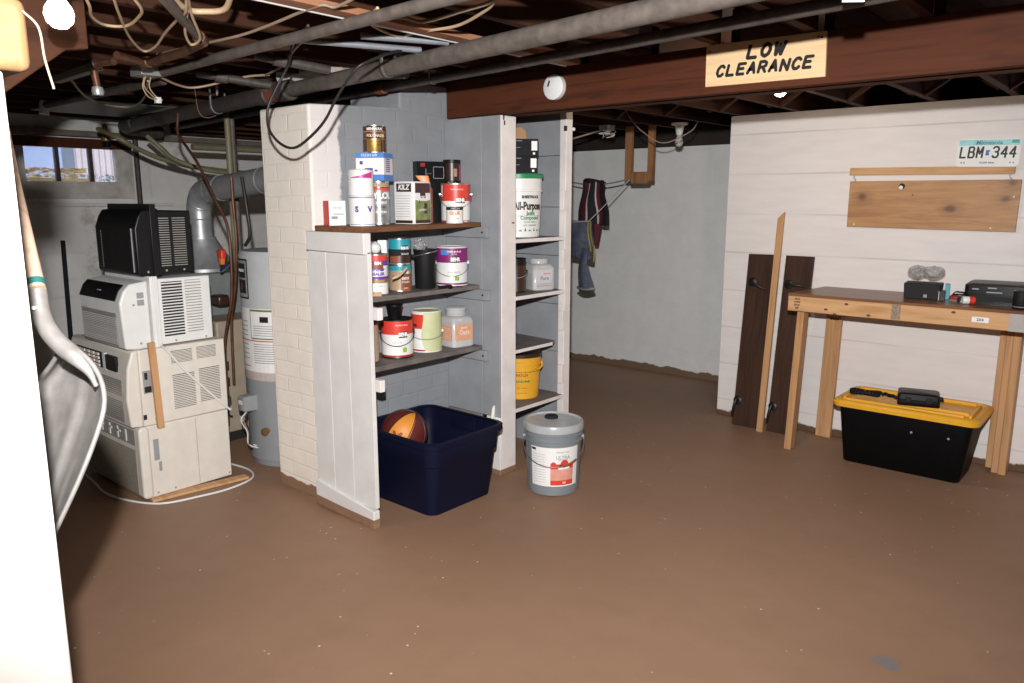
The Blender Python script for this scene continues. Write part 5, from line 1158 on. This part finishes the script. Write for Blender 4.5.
for y in (.03, .42, .12): L.lathe([(.006, 0), (.004, .002), (0, .0022)], 8, M=Matrix.Translation((0, y + .01, .02)) @ Matrix.Rotation(PI / 2, 4, 'Y'))
L.box(0, .0012, .26, .262, .01, .36); L.build('screws_and_seam', M_grille, a1)
tag(MB().prism([(-.035, 0), (.035, 0), (.035, .5), (-.02, .5)], 0, .0135, 'z', 0, Matrix.Translation((-3.775, 1.60, 0)) @ Matrix.Rotation(-.12, 4, 'Z')).build('wood_shim', M_pine, bevel=.002), 'pine wood shim sticking out under the bottom air conditioner', 'wood shim')
for x in (-.60, -.35): MB().box(x, x + .05, .05, .40, -.0135, 0).build('foot', M_dgap, a1, bevel=.002)
# 2: wide beige unit with button grid
a2 = thing('air_conditioner', 'wide beige air conditioner with button grid second from the floor', 'air conditioner', (SX, 1.60, .388))
box_part('case', M_beige, a2, -.70, 0, 0, .45, 0, .385, .006)
MB().prism([(.0, .0), (-.062, .006), (-.072, .15), (-.058, .30), (-.03, .382), (.0, .388)], -.73, -.0, 'x', 0).build('front_bezel', M_beige, a2, bevel=.010, seg=3)
L = fvent(MB(), -.068, -.70, -.05, .03, .245, 20, .55); L.build('front_grille', M_grille, a2)
box_part('control_panel', M_dkgrey, a2, -.70, -.27, -.064, -.058, .272, .352, .001, Matrix.Translation((0, .000, 0)))
L = MB()
for i in range(7):
    for k in range(4): L.box(-.69 + .058 * i, -.645 + .058 * i, -.071, -.062, .276 + .019 * k, .289 + .019 * k)
L.build('louver_buttons', M_beige, a2, bevel=.001)
box_part('display', M_black, a2, -.22, -.10, -.070, -.055, .275, .35, .002); box_part('display_frame', M_whitep, a2, -.255, -.225, -.068, -.055, .268, .355, .001)
L = MB()
for (y0, y1, z0, z1, n) in ((.160, .27, .292, .358, 9), (.295, .40, .296, .36, 9), (.160, .275, .055, .235, 20), (.30, .412, .065, .245, 20)):
    L.box(0, .0006, y0, y1, z0, z1)
L.build('vent_backing', M_dgap, a2)
L = MB()
for (y0, y1, z0, z1, n) in ((.160, .27, .292, .358, 9), (.295, .40, .296, .36, 9), (.160, .275, .055, .235, 20), (.30, .412, .065, .245, 20)): vent(L, 0, y0, y1, z0, z1, n, .62)
L.build('side_vents', M_beige, a2)
L = MB(); L.box(0, .0008, .012, .055, .165, .28); L.build('rating_sticker', M_inkg, a2)
L = MB(); L.box(.0008, .0012, .017, .05, .17, .20); L.box(.0008, .0012, .02, .035, .235, .27); L.box(0, .002, .0, .016, .035, .06); L.build('print', M_ink, a2)
for y in (.06, .42): MB().lathe([(.006, 0), (.004, .002), (0, .0022)], 8, M=Matrix.Translation((0, y, .03)) @ Matrix.Rotation(PI / 2, 4, 'Y')).build('screw', M_grille, a2)
tag(MB().box(-.011, .011, -.016, .016, 0, .435, 0, Matrix.Translation((-3.752, 1.672, .372)) @ Matrix.Rotation(.03, 4, 'X')).build('wood_strip', M_pinez, bevel=.002), 'upright pine strip against the side of the wide beige air conditioner', 'wood strip')
# 3: newer white unit
a3 = thing('air_conditioner', 'small white air conditioner with black control strip third up the stack', 'air conditioner', (SX, 1.60, .776))
MB().prism([(.0, .0), (-.055, .008), (-.065, .235), (-.043, .288), (-.012, .320), (.075, .332), (.075, .0)], -.475, -.0, 'x').build('front_case', M_whitep, a3, bevel=.010, seg=3)
MB().prism([(-.0655, .240), (-.0435, .289), (-.0195, .3135), (-.022, .3175), (-.047, .293), (-.0695, .242)], -.465, -.045, 'x').build('control_strip', M_black, a3, bevel=.001)
L = MB(); L.box(-.27, -.23, -.056, -.052, .278, .284); L.build('badge', M_inkg, a3)
L = fvent(MB(), -.066, -.45, -.05, .03, .165, 15, .5); L.build('front_grille', M_whitep, a3)
L = fvent(MB(), -.0655, -.455, -.045, .025, .185, 32, .4); L.build('grille_shadow_mesh', M_grille, a3)
box_part('flange', M_whitep, a3, -.50, .016, .078, .118, -.0, .352, .004)
box_part('flange_rib', M_whitep, a3, -.50, .022, .094, .102, -.0, .352, .002)
box_part('rear_case', M_whitep, a3, -.46, -.012, .118, .40, .006, .335, .006)
L = MB(); L.box(-.012, -.0113, .145, .25, .045, .318); L.build('vent_backing', M_dgap, a3)
L = MB(); L.box(-.012, -.0113, .262, .35, .05, .32); L.build('vent_backing', M_grille, a3)
L = vent(MB(), -.012, .145, .25, .04, .322, 19, .40); vent(L, -.012, .262, .35, .045, .322, 19, .62); L.box(-.012, -.007, .25, .262, .04, .322); L.build('side_vents', M_whitep, a3)
L = vent(MB(), 0, .018, .05, .215, .285, 2, .8); L.build('rating_sticker', M_inkg, a3)
L = MB(); put_flat(L, 'window unit', .012, (-.41, -.0662, .19), (1, 0, 0), (0, 0, 1)); L.build('logo', M_inkg, a3, smooth=0)
for (y, z) in ((.0, .22), (.02, .03), (.2, .02), (.36, .02)): MB().lathe([(.006, 0), (.004, .002), (0, .0022)], 8, M=Matrix.Translation((0 if y < .1 else -.012, y, z)) @ Matrix.Rotation(PI / 2, 4, 'Y')).build('screw', M_grille, a3)
# 4: black unit on top, back turned a little
a4 = thing('air_conditioner', 'black air conditioner on top of the stack', 'air conditioner', (SX, 1.655, 1.129))
MB().prism([(.0, .0), (-.02, .01), (-.02, .23), (.0, .285), (.02, .315), (.10, .325), (.10, .0)], -.455, .0, 'x').build('front_case', M_black, a4, bevel=.008, seg=3)
box_part('front_panel', M_blackm, a4, -.40, -.035, -.0225, -.018, .02, .225, .002)
L = MB()
for k in range(14): L.box(-.385, -.378, -.0235, -.022, .03 + .0135 * k, .037 + .0135 * k)
L.build('intake_holes', M_grille, a4)
L = MB(); L.box(-.036, -.031, -.025, -.018, .02, .23); L.build('edge_strip', M_inkg, a4)
box_part('flange', M_black, a4, -.46, .014, .052, .082, -.0, .345, .003)
box_part('rear_case', M_black, a4, -.42, -.02, .082, .27, .004, .312, .005)
L = MB(); L.box(-.02, -.0193, .10, .24, .04, .285); L.build('vent_backing', M_grille, a4)  # lighter grey sheet paints the light that shows through the slots
L = vent(MB(), -.02, .10, .24, .035, .29, 22, .62); L.box(-.02, -.016, .158, .172, .035, .29); L.build('side_vents', M_blackm, a4)
for (y, z) in ((.03, .02), (.13, .02), (.22, .02)): MB().lathe([(.006, 0), (.004, .002), (0, .0022)], 8, M=Matrix.Translation((0 if y < .1 else -.02, y, z)) @ Matrix.Rotation(PI / 2, 4, 'Y')).build('screw', M_grille, a4)
MB().tube([Vector(p) - a1.location for p in [(-4.40, 1.53, .006), (-4.24, 1.515, .006), (-4.05, 1.49, .006), (-3.875, 1.516, .006), (-3.69, 1.607, .006), (-3.63, 1.789, .006), (-3.615, 1.947, .006), (-3.665, 2.10, .006), (-3.80, 2.16, .006), (-4.0, 2.14, .006)]], .0058).build('power_cord', M_whitep, a1, smooth=60)
MB().tube([Vector(p) - a3.location for p in [(-3.74, 1.70, .79), (-3.755, 1.735, .757), (-3.755, 1.836, .62), (-3.755, 2.03, .405), (-3.745, 2.05, .392)]], .0058).build('power_cord', M_whitep, a3, smooth=60)
# ================================================================== boiler, flue, water heater
bo = thing('boiler', 'old boiler with beige and grey jackets behind the air conditioners', 'boiler', (-4.85, 2.62, 0))
box_part('jacket', plain('grey_green_jacket', (.20, .22, .21, 1), .5), bo, -.26, .22, -.25, .2, .06, 1.03, .01)
box_part('lower_jacket', plain('tan_jacket', (.38, .31, .23, 1), .5, var=.12), bo, -.26, .50, -.30, .15, .06, .765, .012)
MB().box(-.25, .48, -.27, .13, 0, .06).build('plinth', M_dgap, bo)
MB().lathe([(.215, 1.03), (.215, 1.05), (.20, 1.06), (.095, 1.235), (.095, 1.25)], 32, M=Matrix.Translation((-.08, -.05, 0))).build('draft_hood', M_steel, bo, smooth=40)
MB().tube([(.50, -.28, .66), (.54, -.285, .60), (.545, -.285, .3), (.53, -.285, .12)], .014, 8).build('gas_line', M_iron2, bo)
for z in (.50, .40, .28): MB().cyl((.545, -.285, z - .025), (.545, -.285, z + .025), .024, 10).build('fitting', M_iron2, bo, bevel=.003)
fl = thing('flue_pipe', 'galvanised flue pipe bending from the boiler hood to the chimney', 'flue', (-4.93, 2.57, 1.25))
MB().cyl((0, 0, -.005), (0, 0, .115), .077, 28).build('flue_section', M_steel, fl, smooth=50)
MB().tube([(0, 0, .11), (.0, 0, .19), (.035, .0, .262), (.10, .0, .295), (.19, 0, .306)], .078, 24, 0, 3).build('elbow', M_steel, fl, smooth=35)
for k in range(3): MB().lathe([(.0795, -.004), (.0815, 0), (.0795, .004)], 28, M=Matrix.Translation(((0, .018, .075)[k], 0, (.115, .215, .28)[k])) @ Matrix.Rotation((0, .5, 1.1)[k], 4, 'Y'), cap=False).build('seam_ring', M_steel, fl)
MB().cyl((.17, 0, .304), (.80, .0, .355), .077, 28).build('flue_section', plain('dull_galvanised', (.34, .345, .35, 1), .5, .35, .15), fl, smooth=50)
MB().cyl((.78, 0, .3535), (1.455, 0, .408), .0785, 28).build('flue_section', plain('dull_galvanised', (.4, .4, .4, 1)), fl, smooth=50)
for x in (.30, .80): MB().cyl((x, 0, .315 + (x - .3) * .081), (x + .012, 0, .316 + (x - .3) * .081), .081, 28).build('seam_ring', M_steel, fl)
MB().cyl((0, 0, .055), (0, 0, .065), .0785, 28).build('seam_ring', M_steel, fl)
hx, hy = -3.86, 2.50
wh = thing('water_heater', 'tall pale grey water heater behind the brick column', 'water heater', (hx, hy, 0), math.atan2(-hy, -hx))
M_hw = plain('heater_white', (.47, .48, .49, 1), .4, var=.05); M_hg = plain('heater_grey', (.27, .285, .30, 1), .4, var=.05)
MB().lathe([(.235, 0, 1), (.24, .03, 1), (.25, .035, 1), (.25, .515, 0), (.25, 1.19, 0), (.24, 1.215, 0), (.0, 1.225, 0)], 56).build('tank', [M_hw, M_hg], wh, smooth=40)
D = math.radians
L = MB(); patch_round(L, .25, .955, 1.175, D(-84), D(-52), 0, off=.001); patch_round(L, .25, .965, 1.165, D(-82), D(-54), 1, off=.0016)
patch_round(L, .25, 1.07, 1.15, D(-79), D(-57), 0, off=.002); patch_round(L, .25, .985, 1.06, D(-79), D(-57), 0, off=.002)
put_round(L, 'ENERGY', .022, .252, 1.11, D(-68), 2, bold=.0005); put_round(L, '3', .05, .252, 1.02, D(-68), 3, bold=.001)
L.build('energy_plate', [M_ink, M_inkg, M_white, M_rust], wh, smooth=0)
L = MB()
patch_round(L, .25, .545, .905, D(-86), D(-5), 0, off=.001)
patch_round(L, .25, .735, .90, D(-52), D(-6), 1, off=.0016); patch_round(L, .25, .742, .893, D(-51), D(-7), 0, off=.002)
patch_round(L, .25, .889, .894, D(-51), D(-7), 2, off=.0025); patch_round(L, .25, .83, .862, D(-36), D(-24), 3, off=.0025)
for k in range(5): patch_round(L, .25, .755 + .013 * k, .759 + .013 * k, D(-47), D(-10), 4, off=.0025)
for k in range(9):
    patch_round(L, .25, .60 + .013 * k, .604 + .013 * k, D(-48), D(-10), 4, off=.002); patch_round(L, .25, .62 + .026 * k, .625 + .026 * k, D(-80), D(-58), 4, off=.002)
patch_round(L, .25, .722, .728, D(-84), D(-6), 2, off=.0025); patch_round(L, .25, .575, .580, D(-80), D(-56), 2, off=.002)
patch_round(L, .25, .50, .548, D(-88), D(-2), 5, off=.0012)
L.build('warning_labels', [M_white, M_green, M_red, M_ink, M_inkg, plain('pinkish_band', (.50, .43, .39, 1), .5)], wh, smooth=0)
gv = MB().rr([(0, .045, .040, .008), (.075, .042, .036, .008), (.08, .036, .03, .006)], 3, M=Matrix.Rotation(D(-58), 4, 'Z') @ Matrix.Translation((.245, 0, .37)) @ Matrix.Rotation(PI / 2, 4, 'Y'))
gv.build('gas_valve', plain('grey_valve_box', (.30, .31, .32, 1), .4), wh, smooth=40)
MB().lathe([(.016, 0), (.018, .012), (.013, .02), (0, .021)], 16, M=Matrix.Rotation(D(-58), 4, 'Z') @ Matrix.Translation((.29, -.045, .37)) @ Matrix.Rotation(PI / 2, 4, 'X')).build('valve_knob', M_red, wh)
L = MB(); L.box(-.012, .012, -.02, .02, 0, .001, 0, Matrix.Rotation(D(-58), 4, 'Z') @ Matrix.Translation((.326, 0, .38)) @ Matrix.Rotation(PI / 2, 4, 'Y')); L.build('valve_label', M_white, wh)
c_, s_ = math.cos(D(-58)), math.sin(D(-58))
for k in range(3):
    MB().tube([(.28 * c_, .28 * s_, .33), (.30 * c_ + .01 * k, .30 * s_ - .012 * k, .28), (.285 * c_, .285 * s_ - .005 * k, .20), (.29 * c_ + .012, .29 * s_, .13), (.275 * c_ - .01, .275 * s_ + .03 * k, .09), (.265 * c_, .265 * s_, .12)], .0035, 6).build('wire', (M_wire, M_cableg, M_whitep)[k], wh)
MB().box(-.014, .014, -.018, .018, 0, .002, 0, Matrix.Rotation(D(-60), 4, 'Z') @ Matrix.Translation((.30, -.03, .27)) @ Matrix.Rotation(PI / 2, 4, 'Y')).build('wire_tag', M_white, wh)
q_ = Matrix.Rotation(D(-34), 4, 'Z') @ Matrix.Translation((.24, 0, .215)) @ Matrix.Rotation(PI / 2, 4, 'Y')
MB().lathe([(.016, 0), (.016, .03), (.022, .032), (.022, .042), (.012, .045), (.0, .045)], 16, M=q_).build('drain_valve', plain('brass', (.42, .25, .09, 1), .35, .8), wh, smooth=40)

# ================================================================== the scoop shovel hanging behind the near post
sv = thing('scoop_shovel', 'aluminium scoop shovel with weathered wood handle beside the near post', 'shovel', (-1.65, .54, .9))
O = Vector((-1.65, .54, .9))
Rr = [(-1.622, .55, 1.221), (-1.586, .564, 1.208), (-1.552, .574, 1.183), (-1.524, .576, 1.148), (-1.507, .567, 1.106), (-1.504, .541, 1.044), (-1.508, .507, .973), (-1.518, .465, .891), (-1.516, .444, .857)]
Ll = [(-1.66, .556, 1.205), (-1.70, .545, 1.165), (-1.755, .525, 1.115), (-1.792, .499, 1.058), (-1.804, .475, 1.007), (-1.81, .456, .945), (-1.799, .45, .884), (-1.74, .45, .82), (-1.70, .452, .80)]
def ipl(P, t):
    k = t * (len(P) - 1); i = min(int(k), len(P) - 2); f = k - i
    p0, p1, p2, p3 = (Vector(P[max(0, min(len(P) - 1, j))]) for j in (i - 1, i, i + 1, i + 2))
    return .5 * ((2 * p1) + (p2 - p0) * f + (2 * p0 - 5 * p1 + 4 * p2 - p3) * f * f + (3 * p1 - p0 - 3 * p2 + p3) * f ** 3)
away = Vector((-.85, .50, .0)).normalized()
def blade(u, v):
    p = ipl(Rr, v).lerp(ipl(Ll, v), u)
    prof = min(1, u / .17) ** .9 * (1 - max(0, (u - .55) / .45) ** 2)
    depth = .105 * math.sin(PI * min(1, .08 + v * .9)) ** .7 * (1 - .55 * v)
    rib = .008 * math.exp(-((u - .34) / .05) ** 2) * (v > .3) * min(1, (v - .3) * 5) + .012 * math.exp(-((u - .17) / .025) ** 2) * min(1, v * 4)
    return p + away * (depth * prof - rib) - O
b = MB().grid(blade, 34, 40); b.build('blade', M_alu, sv, solid=.0028, smooth=70)
MB().tube([ipl(Rr, k / 24) - O for k in range(25)], .0048, 8, 0, 1).build('rolled_rim', M_alu, sv, smooth=60)
MB().tube([ipl(Ll, k / 24) - O for k in range(25)], .0048, 8, 0, 1).build('rolled_rim', M_alu, sv, smooth=60)
sock = [Vector(p) - O for p in [(-1.696, .537, 1.320), (-1.677, .533, 1.280), (-1.651, .535, 1.247), (-1.624, .545, 1.220), (-1.595, .558, 1.199), (-1.572, .570, 1.174), (-1.556, .577, 1.142)]]
MB().tube(sock, [.0175] * 12 + [.018] * 8 + [.0185, .0185, .018, .0175, .017, .016, .015, .014, .013, .0115, .010, .0085, .007, .006, .005], 16).build('socket', M_alu, sv, smooth=60)
MB().cyl(sock[1] + Vector((.012, -.012, .012)), sock[1] + Vector((.0165, -.0165, .012)), .004, 10).build('rivet', M_whitep, sv)
hd = [Vector(p) - O for p in [(-2.14, .626, 1.815), (-2.039, .606, 1.705), (-1.876, .57, 1.534), (-1.697, .5375, 1.322)]]
MB().tube(hd, .0165, 16).build('handle', M_ash, sv, smooth=60)
dv = (hd[-1] - hd[-2]).normalized()
MB().cyl(hd[-1] - dv * .022, hd[-1] - dv * .008, .0178, 16).build('tape_band', M_greent, sv, smooth=60)
gd = (hd[0] - hd[1]).normalized()
MB().tube([hd[0], hd[0] + gd * .05 + Vector((.045, .03, 0)), hd[0] + gd * .12 + Vector((.05, .035, 0)), hd[0] + gd * .12 - Vector((.05, .035, 0)), hd[0] + gd * .05 - Vector((.045, .03, 0)), hd[0]], .011, 10).build('grip', M_blackm, sv, smooth=60)

# ---- odds and ends of the left room
tubething('dark_pole', 'thin dark pole leaning on the far left wall', 'pole', [(-6.72, 2.35, 1.17), (-6.45, 2.23, 0.0)], .017, M_dkgrey, 10, 0)
MB_ = MB().cyl((-6.7235, 2.302, 1.205), (-6.70, 2.29, 1.10), .021, 10)
yl = thing('yellow_bar', 'yellow bar leaning behind the shovel and air conditioners', 'bar', (-4.95, 1.885, 0))
MB().box(-.04, .04, -.035, .035, 0, .82, 0, Matrix.Translation((.05, -.56, .0)) @ Matrix.Rotation(-.60, 4, 'X')).build('bar_body', plain('mustard_plastic', (.50, .27, .03, 1), .5, var=.2), yl, bevel=.008)
struct(bx(-6.82, -6.70, 1.0, 4.8, 1.985, 2.03).build('trim_3', plain('dusty_sill', (.20, .165, .13, 1), .7, var=.3), bevel=.006))
tag(bx(-5.9, -5.05, 1.95, 2.55, 2.078, 2.086).build('metal_sheet', plain('dull_sheet', (.17, .165, .16, 1), .45, .4, .15), bevel=.002), 'dull grey metal sheet nailed under the joists at far left', 'metal sheet')
kk = thing('brass_clamp', 'small brass and black clamp hanging over the basement window', 'clamp', (-6.3, 2.58, 1.93))
MB().lathe([(.03, 0), (.036, .02), (.02, .05), (.014, .09), (.018, .12), (0, .13)], 14).build('clamp_body', plain('dull_brass', (.30, .19, .07, 1), .45, .6), kk, smooth=50)
MB().rr([(-.05, .05, .02, .01), (0, .04, .02, .01)], 3).build('clamp_jaw', M_black, kk)
struct(bx(-6.80, -5.9, 2.4, 5.8, 1.70, 1.73).build('trim_4', M_gpaint)) if False else None

# ------------------------------------------------------------------ pieces of a part hang under that part
SUB = {'label': ('body', 'bucket_body', 'jar_body'), 'handle_ear': ('handle',), 'handle_grip': ('handle',), 'spout_cap': ('lid',), 'front_grille': ('front_bezel', 'front_case'),
       'top_grille': ('front_bezel',), 'grille_ribs': ('top_grille', 'front_bezel'), 'control_panel': ('front_bezel',), 'louver_buttons': ('control_panel',), 'display': ('front_bezel',), 'display_frame': ('front_bezel',),
       'control_strip': ('front_case',), 'badge': ('control_strip', 'box_body'), 'logo': ('front_case',), 'grille_shadow_mesh': ('front_case',), 'front_panel_': (), 'intake_holes': ('front_panel',),
       'side_vents': ('rear_case', 'case'), 'vent_backing': ('rear_case', 'case'), 'rating_sticker': ('case', 'front_case'), 'flange_rib': ('flange',), 'rivet': ('socket', 'tote_body'), 'tape_band': ('handle',),
       'valve_knob': ('gas_valve',), 'valve_label': ('gas_valve',), 'wire_tag': ('wire',), 'lid_rib': ('lid',), 'latch': ('case_body',), 'lettering': ('board', 'label', 'jar_body', 'tin_body'), 'nail_hole': ('wide_post',),
       'knot_hole': ('board',), 'white_plug': ('board',), 'screw_hole': ('board',), 'shelf_lip': ('shelf_board',), 'stamp': ('front_rail',), 'paper_sticker': ('front_rail',), 'grey_stamp': ('front_rail',),
       'grey_paint_patch': ('front_rail',), 'knot': ('front_rail',), 'emblem': ('ball_skin',), 'small_emblem': ('ball_skin',), 'seam': ('ball_skin',), 'swoosh': ('tub_body',), 'paint_spill': ('body',),
       'blue_band': ('carton',), 'white_lettering': ('carton',), 'print': ('carton', 'tin_body', 'bottle'), 'sticker': ('carton',), 'fine_print': ('tin_body',), 'picture_panel': ('tin_body',), 'slot': ('cover',),
       'state_name': ('plate',), 'plate_number': ('plate',), 'state_outline': ('plate',), 'slogan': ('plate',), 'corner_marks': ('plate',), 'teal_sky': ('plate',), 'tab': ('plate',), 'panel_marks': ('printer_body',), 'paper_slot': ('printer_body',)}
stem = lambda o: o.name.split('.')[0]
for root in [o for o in COL.objects if o.parent is None and o.get('category')]:
    kids = list(root.children)
    for k in kids:
        for want in SUB.get(stem(k), ()):
            tgt = [q for q in kids if stem(q) == want and q.parent == root]
            if not tgt: continue
            if len(tgt) > 1:
                cen = lambda q: sum((v.co for v in q.data.vertices), Vector()) / len(q.data.vertices)
                tgt.sort(key=lambda q: (cen(q) - cen(k)).length)
            k.parent = tgt[0]; break
for root in [o for o in COL.objects if o.parent is None and o.get('category')]:      # never deeper than thing > part > sub-part
    for p_ in root.children:
        for q in p_.children:
            for r_ in list(q.children): r_.parent = p_

# ================================================================== light, sky, camera
W = bpy.data.worlds.new('sky'); S.world = W; W.use_nodes = True
W.node_tree.nodes['Background'].inputs[0].default_value = (.62, .72, .95, 1); W.node_tree.nodes['Background'].inputs[1].default_value = 3.6
PIT = math.radians(10.52); YAW = math.radians(-40.64)
fw = Vector((math.cos(PIT) * math.sin(YAW), math.cos(PIT) * math.cos(YAW), -math.sin(PIT)))
rt = Vector((math.cos(YAW), -math.sin(YAW), 0)); up = rt.cross(fw)
R3 = Matrix((rt, up, -fw)).transposed()
cam = bpy.data.cameras.new('camera'); cam.sensor_width = 36; cam.lens = 770 / 1024 * 36; cam.clip_start = .02
co = bpy.data.objects.new('camera', cam); COL.objects.link(co); co.matrix_world = Matrix.Translation((0, 0, 1.5)) @ R3.to_4x4(); S.camera = co
# the photographer's flash, a forearm above the lens
fl_ = bpy.data.lights.new('flash', 'SPOT'); fl_.energy = 760; fl_.color = (1, .99, .982); fl_.shadow_soft_size = .025
fl_.spot_size = math.radians(84); fl_.spot_blend = 1.0
fo = bpy.data.objects.new('flash', fl_); COL.objects.link(fo)
fo.matrix_world = Matrix.Translation((-.02, -.02, 1.80)) @ (Matrix.Rotation(math.radians(-3.5), 3, 'Z') @ R3 @ Matrix.Rotation(math.radians(-6.0), 3, 'X')).to_4x4() @ Matrix.Diagonal((1.85, 1, 1, 1))
S.view_settings.view_transform = 'Standard'; S.view_settings.look = 'None'; S.view_settings.gamma = 1.0
S.view_settings.use_curve_mapping = False; S.view_settings.exposure = 0.0
